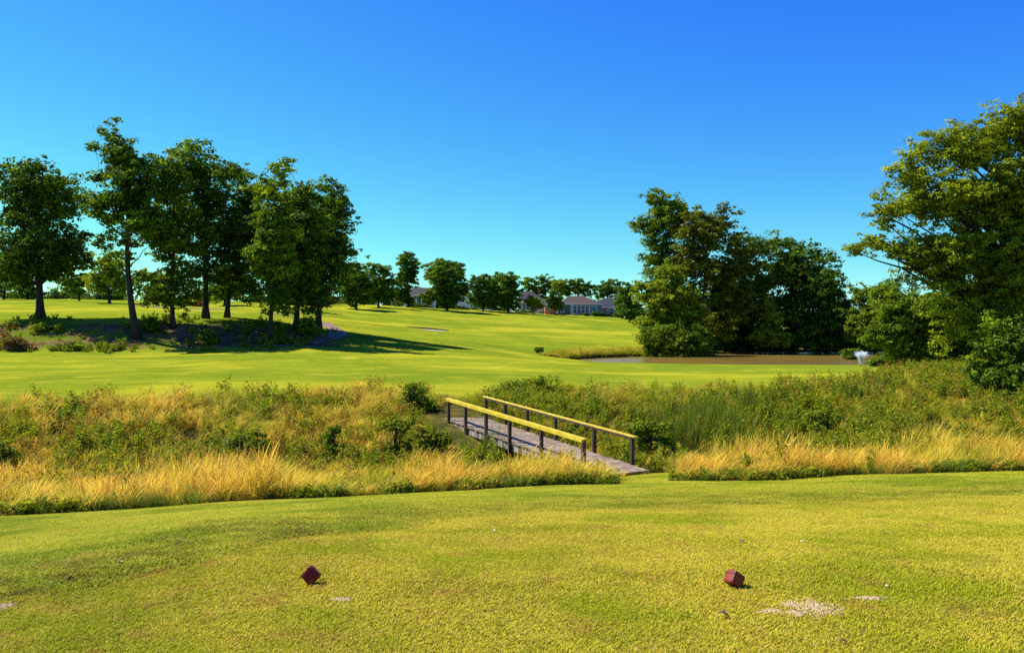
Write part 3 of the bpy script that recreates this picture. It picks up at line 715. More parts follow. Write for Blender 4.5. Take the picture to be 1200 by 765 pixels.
# ------------------------------------------------------------------ bridge
def wood(name, col, dark, scale=4, stretch=(1, 1, 1), rough=.85):
    m, nt, out = newmat(name)
    tc = nt.new('ShaderNodeTexCoord').outputs['Object']; v = nt.scaled(tc, stretch)
    n = nt.noise(v, scale, 6, .7); r = nt.attr('plank')
    n2 = nt.noise(tc, 2.3, 4, .6)
    c = nt.mix(nt.ramp(n, .35, .68), dark, col)
    c = nt.mix(nt.math('MULTIPLY', r, .5), c, dark)
    c = nt.mix(nt.math('MULTIPLY', nt.ramp(n2, .55, .7), .5), c, dark)
    principled(nt, out, c, rough, n, .5, .006, .2)
    return m
def bridge():
    grey = wood('weathered_deck', (.42, .33, .22), (.15, .105, .07), 5)
    side = wood('weathered_stringer', (.48, .42, .34), (.10, .075, .06), 6, (1, 1, .3))
    dark = wood('post_wood', (.10, .065, .04), (.035, .024, .018), 7, (1, 1, .25))
    yel = wood('yellow_rail_paint', (.62, .50, .03), (.48, .36, .03), 3, (1, 1, 1), .6)
    root = empty('footbridge', (BF[0], BF[1], EYE-3.25))
    tag(root, 'weathered wooden footbridge with yellow handrails crossing the creek', 'bridge')
    o0 = np.array([BF[0], BF[1], EYE-3.25])
    def deckh(s): f = s/BLEN; return EYE-(3.23+(3.69-3.23)*f+.0*f)   # straight slope
    slope = -(3.69-3.23)/BLEN
    ex = np.array([BDIR[0], BDIR[1], slope]); ex /= np.linalg.norm(ex); ey = np.array([BPERP[0], BPERP[1], 0]); ez = np.cross(ex, ey)
    if ez[2] < 0: ez = -ez
    RM = Matrix(((ex[0], ey[0], ez[0]), (ex[1], ey[1], ez[1]), (ex[2], ey[2], ez[2])))
    def P(s, w, z): return np.array([BF[0]+BDIR[0]*s+BPERP[0]*w, BF[1]+BDIR[1]*s+BPERP[1]*w, deckh(s)+z])-o0
    # deck planks
    mb = MB(); s = -.35; pl = []
    while s < BLEN+.65:
        wd = .138; mb.box(P(s+wd/2, -BW/2+.04+rng.normal(0, .008), -.02+rng.normal(0, .003)), (wd-.012, BW+.30+rng.uniform(-.03, .03), .04), RM, .0012)
        pl += [rng.uniform()]*8; s += wd
    mb.build('deck', grey, root, attrs={'plank': pl})
    for w in (-BW-.04, .12):
        mb = MB(); 
        for k in range(3):
            L = (BLEN+.7)/3; mb.box(P(-.3+L*(k+.5), w, -.165), (L-.01, .06, .24), RM)
        mb.build('stringer', side, root, attrs={'plank': [0]*24})
    mb = MB(); mb.box(P(BLEN/2, -BW/2, -.19), (BLEN+.6, .09, .26), RM); mb.build('centre_beam', dark, root, attrs={'plank': [0]*8})
    # rails and posts
    def post(s, w, top, bot):
        mb = MB(); a = P(s, w, top); 
        R0 = Matrix(((BDIR[0], BPERP[0], 0), (BDIR[1], BPERP[1], 0), (0, 0, 1)))
        mb.box((a[0], a[1], a[2]-(top-bot)/2), (.095, .095, top-bot), R0, .002); mb.build('post', dark, root, attrs={'plank': [0]*8})
    for f in (.012, .17, .345, .525, .74, .985): post(BLEN*f, -BW-.125 if False else -BW-.02-.11, .74, -.32)
    for f in (.008, .175, .35, .55, .79, .995): post(BLEN*f, .03+.17, .74, -.30)
    # near rail: wide yellow board on edge plus flat cap
    mb = MB(); mb.box(P(BLEN*.5-.02, -BW-.13, .785), (BLEN*.995, .13, .032), RM, .001); mb.build('handrail', yel, root, attrs={'plank': [0]*8})
    mb = MB(); mb.box(P(BLEN*.5-.02, -BW-.195, .73), (BLEN*.98, .032, .075), RM, .001); mb.build('rail_board', yel, root, attrs={'plank': [0]*8})
    mb = MB(); mb.box(P(BLEN*.5, .2, .785), (BLEN*1.03, .13, .032), RM, .001); mb.build('handrail', wood('faded_yellow_rail', (.62, .48, .05), (.46, .33, .04), 3), root, attrs={'plank': [0]*8})
    mb = MB(); mb.box(P(BLEN*.5, 0.150, .738), (BLEN*.99, .03, .06), RM, .001); mb.build('rail_board', dark, root, attrs={'plank': [0]*8})

# ------------------------------------------------------------------ tee markers, leaves, sand
def bevel_box(size, bev, M4):
    import bmesh
    bm = bmesh.new(); bmesh.ops.create_cube(bm, size=1)
    for v in bm.verts: v.co = Vector((v.co.x*size[0], v.co.y*size[1], v.co.z*size[2]))
    bmesh.ops.bevel(bm, geom=list(bm.edges), offset=bev, segments=2, affect='EDGES', profile=.6)
    bmesh.ops.transform(bm, matrix=M4, verts=bm.verts)
    return bm
def markers():
    def redwood(name, a, b):
        m, nt, out = newmat(name)
        tc = nt.new('ShaderNodeTexCoord').outputs['Object']
        n = nt.noise(nt.scaled(tc, (1, 1, .25)), 40, 5, .7); n2 = nt.noise(tc, 14, 4)
        c = nt.mix(nt.ramp(n, .35, .65), a, b); c = nt.mix(nt.math('MULTIPLY', nt.ramp(n2, .55, .7), .4), c, (.22, .09, .05))
        principled(nt, out, c, .5, n, .4, .003, .2); return m
    specs = [(365, 684, (.090, .082, .090), Euler((R(-16), R(44), R(-9))), (.10, .005, .003), (.19, .010, .006), 'dark red painted wooden block balanced on one corner on the tee, the left tee marker'),
             (860, 687.5, (.090, .084, .084), Euler((R(-10), R(34), R(24))), (.13, .012, .008), (.23, .03, .016), 'brick red wooden block tipped on its edge near the bare sandy patches')]
    for px, py, sz, e, a, b, lab in specs:
        x, y, z = hit(px, py, 3.2, 30)
        rm = e.to_matrix().to_4x4(); bm = bevel_box(sz, .015, rm)
        lo = min(v.co.z for v in bm.verts); root = empty('tee_marker', (x, y, z)); tag(root, lab, 'tee marker', 'red tee markers')
        for v in bm.verts: v.co.z += -lo-.006
        me = bpy.data.meshes.new('block'); bm.to_mesh(me); bm.free(); o = bpy.data.objects.new('block', me); COL.objects.link(o); o.parent = root
        me.materials.append(redwood('red_block_paint', a, b))
        # band groove round the block
        g = bevel_box((sz[0]+.003, sz[1]+.003, .006), .001, rm @ Matrix.Translation((0, 0, sz[2]*.22)))
        for v in g.verts: v.co.z += -lo-.006
        me = bpy.data.meshes.new('band'); g.to_mesh(me); g.free(); o = bpy.data.objects.new('band', me); COL.objects.link(o); o.parent = root
        me.materials.append(redwood('band_paint', tuple(c*.5 for c in a), tuple(c*.5 for c in b)))
    # fallen leaves
    mb_ = plain('dead_leaf', (.16, .08, .045), .8, .4, 40, .3); mw = plain('pale_leaf', (.55, .46, .32), .7, .2, 40, .2)
    L = [(869, 637, mb_, .035, 'curled brown dead leaf on the turf straight above the right tee marker'), (846, 724, mb_, .034, 'crumpled dark brown leaf on the turf below the right tee marker'),
         (82, 681, mb_, .032, 'dark brown leaf on the turf at the far left of the tee'), (213, 636, mb_, .030, 'small brown leaf on the browner shoulder of the tee'),
         (142, 662, mw, .030, 'pale bleached leaf lying alone on the left of the tee'), (940, 637, mw, .018, 'tiny white chip of leaf right of the curled brown leaf'),
         (579, 624, mw, .020, 'tiny white scrap on the turf in the middle of the tee'), (1040, 690, mw, .016, 'tiny pale scrap of leaf beyond the right sandy streak'),
         (985, 755, mb_, .024, 'small brown leaf below the sandy patches')]
    for px, py, m, s, lab in L:
        x, y, z = hit(px, py, 3.2, 30); n = 14; V = []
        t = np.linspace(0, 1, n); cur = rng.uniform(.6, 1.1)
        for i, tt in enumerate(t):
            wv = s*.55*math.sin(math.pi*tt**.8)*(1+.25*math.sin(tt*18)); zz = s*.5*math.sin(tt*math.pi)*cur
            for k, f in enumerate((-1, 0, 1)): V.append((s*2*(tt-.5), wv*f, .022+zz*.5+abs(f)*wv*.6))
        Q = [(3*i+k, 3*i+3+k, 3*i+4+k, 3*i+1+k) for i in range(n-1) for k in range(2)]
        o = mesh_np('fallen_leaf', V, np.array(Q), m, smooth=True, loc=(x, y, z)); o.rotation_euler = (rng.normal(0, .2), rng.normal(0, .2), rng.uniform(0, 6.28))
        md = o.modifiers.new('thickness', 'SOLIDIFY'); md.thickness = .0012
        tag(o, lab, 'leaf', 'leaves scattered on the tee')
    ms = plain('sand_fill', (.50, .37, .19), .95, .35, 60, .6)
    for px, py, a, b, lab in ((957, 713, .20, .10, 'largest pale sandy bare patch right of the right tee marker'), (928, 710, .085, .05, 'small round sandy spot just left of the largest bare patch'),
                              (931, 719.5, .09, .035, 'flat sandy spot nearest the camera under the small round one'), (903, 717, .12, .028, 'thin sandy streak at the left end of the row of bare patches'),
                              (1017, 702, .17, .022, 'long thin sandy streak apart from the others to the right'), (401, 703, .11, .020, 'faint sandy scrape below the left tee marker'), (4, 712, .12, .05, 'sandy spot cut by the left edge of the tee view')):
        x, y, z = hit(px, py, 3.2, 30); V = []; n = 150
        # many crumbs of sand lying on and between the blades
        mb = MB(); k = 520 if a > .15 and b > .05 else 170
        ang = rng.uniform(0, 6.28, k); rr = rng.uniform(0, 1, k)**.7*1.25*(1+.25*np.sin(ang*3+px)+.15*np.sin(ang*5))
        cx = x+np.cos(ang)*rr*a*.5; cy = y+np.sin(ang)*rr*b*1.35; cz = EYE-H(cx, cy)
        for i in range(k):
            s = rng.uniform(.003, .0075); sr = s*rng.uniform(.8, 1.5)
            V = np.array([(1, 0, 0), (0, 1, 0), (-1, 0, 0), (0, -1, 0), (0, 0, .8), (0, 0, -.8)])*rng.uniform(.7, 1.3, (6, 1))*np.array([sr, sr, s])
            mb.add(V+np.array([cx[i]-x, cy[i]-y, cz[i]-z+.010+.006*(1-rr[i])]), None, [(0, 1, 4), (1, 2, 4), (2, 3, 4), (3, 0, 4), (1, 0, 5), (2, 1, 5), (3, 2, 5), (0, 3, 5)])
        nn = 26; aa = np.linspace(0, 2*math.pi, nn, endpoint=False); q = .80*(1+.25*np.sin(aa*3+px)+.15*np.sin(aa*5))
        ox = x+np.cos(aa)*a*.5*q; oy = y+np.sin(aa)*b*1.35*q; oz = EYE-H(ox, oy)
        V = np.concatenate([[[0, 0, .014]], np.stack([ox-x, oy-y, oz-z+.004], 1)])
        mb.add(V, None, [(0, 1+i, 1+(i+1) % nn) for i in range(nn)])
        o = mb.build('sand_patch', ms, loc=(x, y, z)); tag(o, lab, 'sand patch', 'sandy repair patches on the tee')

# ------------------------------------------------------------------ fountain
def fountain():
    D = 76.0; x = (1009-600)/F*D; z = EYE-WATER
    root = empty('fountain', (x, D, z)); tag(root, 'small white fountain jet fanning up from the right end of the pond', 'fountain')
    mb = MB(); mb.tube([(0, 0, -.1), (0, 0, .08)], [.32, .30], 16); mb.tube([(0, 0, .08), (0, 0, .22)], [.08, .05], 10); mb.build('float', plain('float_plastic', (.03, .03, .03)), root)
    m, nt, out = newmat('water_spray')
    d = nt.new('ShaderNodeBsdfDiffuse'); d.inputs[0].default_value = (.9, .93, .95, 1); t = nt.new('ShaderNodeBsdfTransparent'); tl = nt.new('ShaderNodeBsdfTranslucent'); tl.inputs[0].default_value = (.9, .93, .95, 1)
    m1 = nt.new('ShaderNodeMixShader'); m1.inputs[0].default_value = .5; nt.l.new(d.outputs[0], m1.inputs[1]); nt.l.new(tl.outputs[0], m1.inputs[2])
    m2 = nt.new('ShaderNodeMixShader'); nt.l.new(nt.ramp(nt.noise(nt.pos(), 16, 3), .3, .7), m2.inputs[0]); nt.l.new(t.outputs[0], m2.inputs[1]); nt.l.new(m1.outputs[0], m2.inputs[2]); nt.l.new(m2.outputs[0], out.inputs[0])
    mb = MB()
    for k in range(150):
        a = rng.uniform(0, 6.28); v = rng.uniform(.30, .80); top = rng.uniform(.95, 1.3); T = np.linspace(0, rng.uniform(.6, .85), 8)
        P = [(math.cos(a)*v*q**1.5*1.15, math.sin(a)*v*q**1.5*1.15, .2+top*q*1.45*(1-.22*q*q)) for q in T]
        mb.tube(P, np.linspace(.012, .024, 8)*rng.uniform(.6, 1.2), 4, cap=False)
    for k in range(260):
        a = rng.uniform(0, 6.28); hz = rng.uniform(.3, 1.4); r = hz*rng.uniform(.25, .58); q = rng.uniform(.010, .022)
        c = np.array([math.cos(a)*r, math.sin(a)*r, hz]); V = np.array([(1, 0, 0), (0, 1, 0), (-1, 0, 0), (0, -1, 0), (0, 0, 1.5), (0, 0, -1)])*q+c
        mb.add(V, None, [(0, 1, 4), (1, 2, 4), (2, 3, 4), (3, 0, 4), (1, 0, 5), (2, 1, 5), (3, 2, 5), (0, 3, 5)])
    mb.build('spray', m, root)
    # foam on the water round the fountain: one ragged sheet
    nn = 60; aa = np.linspace(0, 2*math.pi, nn, endpoint=False); q = 1+.35*np.sin(aa*7)+.25*np.sin(aa*13+1)+.15*np.sin(aa*23)
    mb = MB(); V = np.concatenate([[[-.9, 0, .03]], np.stack([-.9+1.6*q*np.cos(aa), 1.3*q*np.sin(aa), np.full(nn, .012)], 1)])
    mb.add(V, None, [(0, 1+i, 1+(i+1) % nn) for i in range(nn)])
    mb.build('foam', plain('foam_white', (.7, .72, .72), .6, .1), root)

# ------------------------------------------------------------------ houses
def brickmat(name, a, b, mort):
    m, nt, out = newmat(name)
    tc = nt.new('ShaderNodeTexCoord').outputs['Object']
    s = nt.new('ShaderNodeSeparateXYZ'); nt.l.new(tc, s.inputs[0]); c = nt.new('ShaderNodeCombineXYZ')
    nt.l.new(nt.math('ADD', s.outputs[0], s.outputs[1]), c.inputs[0]); nt.l.new(s.outputs[2], c.inputs[1])
    br = nt.new('ShaderNodeTexBrick', ins={'Scale': 4, 'Mortar Size': .012, 'Color1': (*a, 1), 'Color2': (*b, 1), 'Mortar': (*mort, 1)}); nt.l.new(c.outputs[0], br.inputs['Vector'])
    principled(nt, out, br.outputs[0], .9, br.outputs[1], .2, .01); return m
def shinglemat(name, col):
    m, nt, out = newmat(name)
    tc = nt.new('ShaderNodeTexCoord').outputs['Object']; n = nt.noise(tc, 5, 4, .7); n2 = nt.noise(nt.scaled(tc, (1, 1, 6)), 2, 3)
    c = nt.mix(nt.ramp(n, .35, .65), tuple(x*.75 for x in col), tuple(x*1.25 for x in col)); c = nt.mix(nt.math('MULTIPLY', nt.ramp(n2, .45, .6), .35), c, tuple(x*.6 for x in col))
    principled(nt, out, c, .9, n, .4, .03); return m
def house(label, px0, px1, D, depth, wallh, roofh, ridge0, ridge1, wallm, roofm, wins, trimm, glass, group=None, cols=(), chimney=None, gable=None, brick=None, dz=0, yaw=0.0):
    """px0..px1 eaves in picture columns; ridge0/1 as fractions; wins: (x fraction, width m, sill m, height m, kind)"""
    s = D/F; X0 = (px0-600)*s; X1 = (px1-600)*s; W = X1-X0; xc = (X0+X1)/2
    z0 = min(gz(X0, D), gz(X1, D), gz(xc, D))+dz
    root = empty('house', (xc, D, z0)); tag(root, label, 'house', group)
    hw = W/2; ov = .45
    root.rotation_euler = (0, 0, yaw)
    mb = MB(); mb.box((0, depth/2, wallh/2-.4), (W-2*ov, depth-2*ov+.9, wallh+.8)); mb.build('wall', wallm, root)
    mb = MB(); r0, r1 = -hw+W*ridge0, -hw+W*ridge1
    e = wallh; V = [(-hw, -ov, e), (hw, -ov, e), (hw, depth+ov, e), (-hw, depth+ov, e), (r0, depth/2, e+roofh), (r1, depth/2, e+roofh), (-hw, -ov, e-.18), (hw, -ov, e-.18), (hw, depth+ov, e-.18), (-hw, depth+ov, e-.18)]
    mb.add(V, [(0, 1, 5, 4), (2, 3, 4, 5), (0, 6, 7, 1), (1, 7, 8, 2), (2, 8, 9, 3), (3, 9, 6, 0), (6, 9, 8, 7)], [(1, 2, 5), (3, 0, 4)])
    rf = mb.build('roof', roofm, root)
    mb = MB(); mb.box((0, -ov-.03, e-.09), (W+.04, .06, .2)); mb.build('gutter', trimm, rf)
    if chimney:
        mb = MB(); cx = -hw+W*chimney; mb.box((cx, depth/2+.6, e+roofh*.9), (.7, .7, 1.4)); mb.build('chimney', brick or wallm, rf)
    if gable:   # front-facing gable over an entrance: (fraction, half width, height, out)
        g, gw, gh, go = gable; gx = -hw+W*g
        mb = MB(); mb.add([(gx-gw, -ov-go, e-.02), (gx+gw, -ov-go, e-.02), (gx, -ov-go, e+gh), (gx-gw, depth*.3, e-.02), (gx+gw, depth*.3, e-.02), (gx, depth*.3, e+gh)], [(0, 3, 5, 2), (1, 2, 5, 4)], []) 
        mb.build('porch_roof', roofm, root)
        mb = MB(); mb.add([(gx-gw*.93, -ov-go+.06, e-.02), (gx+gw*.93, -ov-go+.06, e-.02), (gx, -ov-go+.06, e+gh*.93), (gx-gw*.93, -ov-go+.2, e-.02), (gx+gw*.93, -ov-go+.2, e-.02), (gx, -ov-go+.2, e+gh*.93)], [(0, 1, 4, 3)], [(0, 2, 1), (3, 4, 5)]); mb.build('pediment', trimm, root)
    for cx in cols:
        mb = MB(); x = -hw+W*cx; mb.tube([(x, -ov+.1, -.3), (x, -ov+.1, e-.19)], [.16, .14], 10); mb.box((x, -ov+.1, .1), (.42, .42, .3)); mb.build('column', trimm, root)
    fy = ov-.45-.02
    fy = depth/2-(depth-2*ov+.9)/2
    for (f, w, sill, h, kind) in wins:
        x = -hw+W*f
        mb = MB(); mb.box((x, fy-.04, sill+h/2), (w+.24, .10, h+.24)); fr = mb.build('door' if kind == 'door' else 'window', trimm, root)
        mb = MB(); mb.box((x, fy-.10, sill+h/2), (w, .03, h)); mb.build('pane' if kind != 'door' else 'door_leaf', glass if kind != 'door' else M['teal'], fr)
        if kind == 'bars':
            mb = MB(); mb.box((x, fy-.13, sill+h/2), (.06, .03, h)); mb.box((x, fy-.13, sill+h*.6), (w, .032, .06)); mb.build('glazing_bar', trimm, fr)
    return root
def houses():
    white = plain('white_siding', (.78, .78, .76), .7, .06, 2, .1); trim = plain('white_trim', (.8, .8, .8), .6, .05); glass = plain('dark_glass', (.02, .035, .05), .12, .3, 1, 0, spec=.6)
    M['teal'] = plain('teal_door', (.10, .22, .26), .5, .2)
    brick = brickmat('brick_orange', (.50, .13, .04), (.40, .09, .03), (.4, .3, .22)); greyroof = shinglemat('grey_shingles', (.045, .040, .040)); brownroof = shinglemat('brown_shingles', (.075, .052, .040)); blueroof = shinglemat('slate_blue_shingles', (.030, .036, .050))
    taupe = plain('dark_taupe_siding', (.16, .14, .12), .8, .15)  # one dark taupe for the whole wall
    house('white house with grey gabled roof and columned porch between two dark round trees', 472, 509, 252, 9, 3.2, 2.4, .3, .72, white, greyroof,
          [(.12, 1.0, .9, 1.4, 'bars'), (.34, 1.0, .9, 1.4, 'bars'), (.52, 1.0, 0.1, 2.1, 'door'), (.66, .9, .7, 1.7, 'bars'), (.80, .9, .7, 1.7, 'bars')], trim, glass, cols=(.44, .60, .74, .93), gable=(.70, 2.0, 1.5, .5), chimney=.4, brick=white, dz=.6)
    house('pale house mostly hidden behind the round tree left of the fairway crest', 520, 552, 268, 8, 3.0, 2.2, .25, .75, white, greyroof,
          [(.2, .9, .8, 1.4, 'bars'), (.42, 1.0, .1, 2.1, 'door'), (.7, 1.0, .8, 1.4, 'bars')], trim, glass, cols=(.28, .52), dz=1.8)
    house('white walled house with pale grey hipped roof behind the small yellow green tree', 605, 642, 262, 9, 3.2, 3.2, .2, .45, white, greyroof,
          [(.12, .9, .5, 2.0, 'bars'), (.24, .9, .5, 2.0, 'bars'), (.36, .9, .5, 2.0, 'bars'), (.5, .9, .5, 2.0, 'bars'), (.8, .8, .8, 1.3, 'bars')], trim, glass, cols=(.045,), dz=.9, chimney=.75, brick=brick)
    h3 = house('wide house with brown hipped roof and a row of tall dark windows', 652, 706, 262, 10, 3.3, 2.7, .30, .62, taupe, brownroof,
          [(.40, .95, .3, 2.4, 'bars'), (.49, .95, .3, 2.4, 'bars'), (.58, .95, .3, 2.4, 'bars'), (.67, .95, .3, 2.4, 'bars'), (.80, 2.2, .3, 2.3, 'door'), (.13, 1.0, .9, 1.4, 'bars')], trim, glass, cols=(.315, .355), chimney=.5, brick=brick, dz=.5)
    house('low orange brick wing with pale roof behind the dark tree', 637, 654, 255, 6, 2.8, 1.9, .3, .7, brick, brownroof, [(.3, .8, .9, 1.3, 'bars')], trim, glass, dz=.4)
    house('brick house with slate blue hipped roof at the right end of the row', 696, 733, 272, 10, 3.1, 3.1, .35, .70, brick, blueroof, [(.25, .8, .9, 1.3, 'bars'), (.62, 2.2, .4, 2.1, 'bars'), (.45, .9, .1, 2.1, 'door')], trim, glass, dz=.5, chimney=.6, brick=brick)
    house('tiny orange brick outbuilding under the tall tree left of the white house', 456.5, 465.5, 236, 2.2, 1.5, .6, .2, .8, brick, brickmat('orange_tiles', (.42, .15, .065), (.36, .12, .05), (.3, .2, .1)), [(.5, .7, .1, 1.2, 'bars')], trim, glass, dz=.2)

# ------------------------------------------------------------------ trees
def trees():
    O, DP, LM, MD, FR, OL = (M[k] for k in ('leaf_oak', 'leaf_deep', 'leaf_lime', 'leaf_mid', 'leaf_far', 'leaf_olive'))
    G = 'tall trees in the row on the left bank'
    B = dict(group=G)
    tree('broadleaf_tree', 'round crowned dark tree at the left end of the row on the bank top', 'tree', 48, 92.5,
         [(42, 235, 42, 48), (16, 232, 26, 30), (70, 228, 26, 30), (18, 275, 34, 55), (70, 280, 38, 55), (45, 300, 58, 44), (88, 312, 26, 30), (10, 310, 34, 34), (40, 205, 26, 24)], DP, 1150, 46, 1.0, .17, trunk=.42, gap=.05, bough=7, spread=1.6, **B)
    tree('broadleaf_tree', 'tallest tree of the row with a ragged open top leaning left', 'tree', 160, 85,
         [(130, 143, 8, 6), (126, 155, 13, 10), (110, 172, 14, 9), (140, 185, 20, 18), (120, 205, 16, 12), (165, 215, 30, 32), (135, 240, 30, 28), (165, 262, 36, 32), (120, 285, 18, 14), (180, 195, 14, 22), (145, 295, 20, 14)], O, 620, 46, .85, .17, trunk=.36, lean=-.9, gap=.2, limbs=46, **B)
    tree('broadleaf_tree', 'slim light green tree with foliage almost down to the bank', 'tree', 205, 88,
         [(200, 210, 20, 30), (195, 255, 24, 35), (205, 300, 26, 35), (190, 335, 20, 22), (222, 330, 16, 26), (210, 355, 20, 12)], MD, 520, 46, .85, .17, trunk=.24, gap=.12, bough=8, spread=1.6, **B)
    tree('broadleaf_tree', 'broad dark tree with the highest rounded crown in the middle of the row', 'tree', 243, 93,
         [(232, 195, 30, 26), (262, 198, 22, 24), (245, 235, 42, 36), (225, 275, 30, 36), (262, 285, 36, 38), (250, 320, 34, 20)], O, 850, 46, .95, .17, trunk=.34, gap=.12, bough=8, spread=1.7, **B)
    tree('broadleaf_tree', 'dark tree with low dense crown just right of the broad dark one', 'tree', 268, 96,
         [(290, 222, 18, 26), (285, 265, 26, 34), (288, 310, 28, 36), (300, 340, 22, 16), (268, 330, 18, 18)], DP, 620, 46, .9, .17, trunk=.27, gap=.06, **B)
    tree('broadleaf_tree', 'yellow green sunlit tree with a narrow crown standing lowest on the bank', 'tree', 319, 84,
         [(332, 200, 16, 13), (322, 232, 20, 26), (322, 275, 24, 34), (318, 320, 22, 34), (326, 352, 16, 14), (310, 300, 18, 26)], MD, 560, 46, .8, .16, trunk=.24, gap=.1, bough=8, spread=1.6, **B)
    tree('broadleaf_tree', 'mid green tree between the sunlit narrow tree and the last tree of the row', 'tree', 346, 90,
         [(350, 228, 22, 18), (352, 262, 27, 30), (348, 300, 28, 36), (352, 338, 26, 26), (340, 188, 12, 8)], O, 640, 46, .9, .17, trunk=.30, gap=.08, **B)
    tree('broadleaf_tree', 'last tree at the right end of the row beside the cart path', 'tree', 375, 96,
         [(380, 222, 22, 14), (392, 245, 18, 22), (378, 270, 30, 32), (390, 300, 20, 28), (374, 320, 24, 28), (398, 285, 14, 30)], O, 620, 46, .95, .17, trunk=.34, gap=.2, limbs=50, **B)
    # smaller trees behind the row
    g2 = 'park trees on the hillside'
    tree('park_tree', 'light green round tree seen under the tallest left tree', 'tree', 128, 165, [(128, 318, 22, 18), (118, 332, 18, 14), (140, 332, 18, 15)], LM, 260, 34, 1.4, .28, trunk=.25, group=g2)
    tree('park_tree', 'small dark tree far back beyond the trunk of the leftmost tree', 'tree', 93, 185, [(92, 333, 13, 13)], FR, 90, 30, 1.3, .3, trunk=.2, group=g2)
    tree('park_tree', 'small dark tree showing left of the leftmost trunk', 'tree', 32, 180, [(30, 333, 20, 14)], FR, 120, 30, 1.3, .3, trunk=.3, group=g2)
    tree('park_tree', 'pale tree at the far left edge behind the round crowned tree', 'tree', 5, 200, [(2, 330, 18, 18)], MD, 130, 30, 1.5, .3, trunk=.25, group=g2)
    tree('park_tree', 'small tree in shade just behind the middle of the row', 'tree', 263, 158, [(262, 338, 16, 14)], FR, 130, 30, 1.2, .25, trunk=.2, group=g2)
    tree('park_tree', 'dusky tree between the sixth and seventh trunks of the row', 'tree', 330, 170, [(332, 330, 24, 20)], FR, 180, 30, 1.4, .28, trunk=.2, group=g2)
    tree('park_tree', 'small yellow green tree beside the red shrub', 'tree', 238, 175, [(238, 345, 9, 12)], LM, 90, 30, 1.0, .22, trunk=.12, group=g2)
    tree('red_shrub', 'dark red leaved shrub on the lawn behind the row of trees', 'shrub', 231, 150, [(231, 357, 7, 5)], M['leaf_red'], 60, 34, .6, .16, trunk=0)
    tree('hedge', 'long dark hedge behind the lawn at the far left', 'hedge', 75, 225, [(20, 346, 30, 5), (75, 345, 32, 6), (130, 346, 30, 5), (180, 347, 26, 5)], DP, 420, 30, 1.3, .3, trunk=0, limbs=10)
    tree('hedge', 'red brown clipped hedge right of the last tree of the row', 'hedge', 388, 225, [(383, 350.5, 8, 3.2), (392, 351, 8, 3.2)], M['leaf_bronze'], 110, 30, .7, .2, trunk=0, limbs=8)
    tree('hedge', 'dark hedge between the cart path and the park trees', 'hedge', 345, 215, [(300, 349, 24, 4), (345, 349, 26, 4.5), (372, 349, 14, 4)], DP, 240, 30, 1.2, .3, trunk=0, limbs=10)
    far = [
     ('compact round tree nearest the end of the left row', 417, 190, [(417, 326, 19, 20), (410, 338, 15, 13), (425, 340, 15, 12)], FR),
     ('broad round tree touching the compact one', 444, 212, [(444, 325, 20, 20), (452, 338, 16, 16), (436, 340, 16, 14)], FR),
     ('tall oval tree rising left of the white house', 478, 232, [(478, 310, 15, 16), (476, 328, 15, 18), (468, 345, 10, 9)], FR),
     ('large round tree on the slope right of the white house', 524, 198, [(522, 322, 22, 20), (518, 335, 13, 14), (537, 338, 15, 16), (524, 350, 20, 8)], FR),
     ('round tree standing behind the large round one', 512, 236, [(512, 318, 18, 16), (535, 316, 13, 14)], MD),
     ('dark low tree in the middle of the tree line', 566, 206, [(562, 336, 16, 17), (572, 345, 18, 12)], FR),
     ('bushy tree left of the pale grey hipped roof', 596, 226, [(596, 332, 15, 14), (604, 345, 12, 10), (590, 346, 14, 11)], FR),
     ('rounded tree over the left house roofs', 620, 290, [(621, 335, 10, 12)], FR),
     ('large rounded tree behind the pale grey hipped roof', 640, 295, [(637, 334, 14, 13), (630, 342, 10, 8)], FR),
     ('wide dark tree behind the brown hipped roof', 675, 300, [(672, 336, 20, 12), (688, 340, 14, 10), (658, 340, 12, 9)], FR),
     ('broad tree behind the slate blue roof', 715, 305, [(716, 338, 16, 12), (705, 342, 12, 9)], FR),
     ('gap filling tree between the dark low tree and its bushy neighbour', 580, 262, [(580, 332, 17, 14)], FR),
     ('pale crown peeping over between the two middle roofs', 656, 285, [(655, 334, 9, 8)], LM),
     ('dark upright tree standing in front of the orange brick wing', 652, 246, [(651, 346, 9, 11), (655, 355, 9, 10), (648, 357, 7, 7)], DP),
     ('small yellow green tree in front of the pale grey hipped roof', 625, 250, [(626, 354, 11, 5), (628, 358, 9, 5)], LM),
     ('dark tree closing the row of houses on the right', 738, 235, [(737, 345, 12, 14), (742, 360, 13, 10)], FR),
     ('low dark tree over the end of the slate blue roof', 729, 250, [(729, 352, 8, 12)], FR),
    ]
    ROW = {417: 362, 444: 360.5, 478: 360, 524: 364.5, 512: 361, 566: 364.5, 596: 366, 580: 363.5, 652: 369.5, 625: 368.5}
    for lab, px, D, bl, m in far:
        if px in ROW: D = min(hit(px, ROW[px], 120)[1], 262)
        big = sum(b[2]*b[3] for b in bl)*(D/F)**2
        small = px in (625, 652)
        cb = HOR+F*float(H(np.array([(px-600)/F*D]), np.array([D]))[0])/D-2.5      # foliage reaches down to a little above the turf
        bl = bl+[(bl[0][0]+2, cb-7, bl[0][2]*(.98 if px not in (478, 524) else .55), 6.5), (bl[0][0]-2+(5 if px == 524 else 0)-(8 if px == 478 else 0), cb-13, bl[0][2]*(1.04 if px not in (478, 524) else .7), 8)]
        tree('park_tree', lab, 'tree', px, D, bl, m, int(160+big*9.0), 44, 1.0 if not small else .7, .26 if not small else .2, trunk=.25 if not small else .14, group=g2, limbs=16, gap=.03, bough=2, spread=.8)
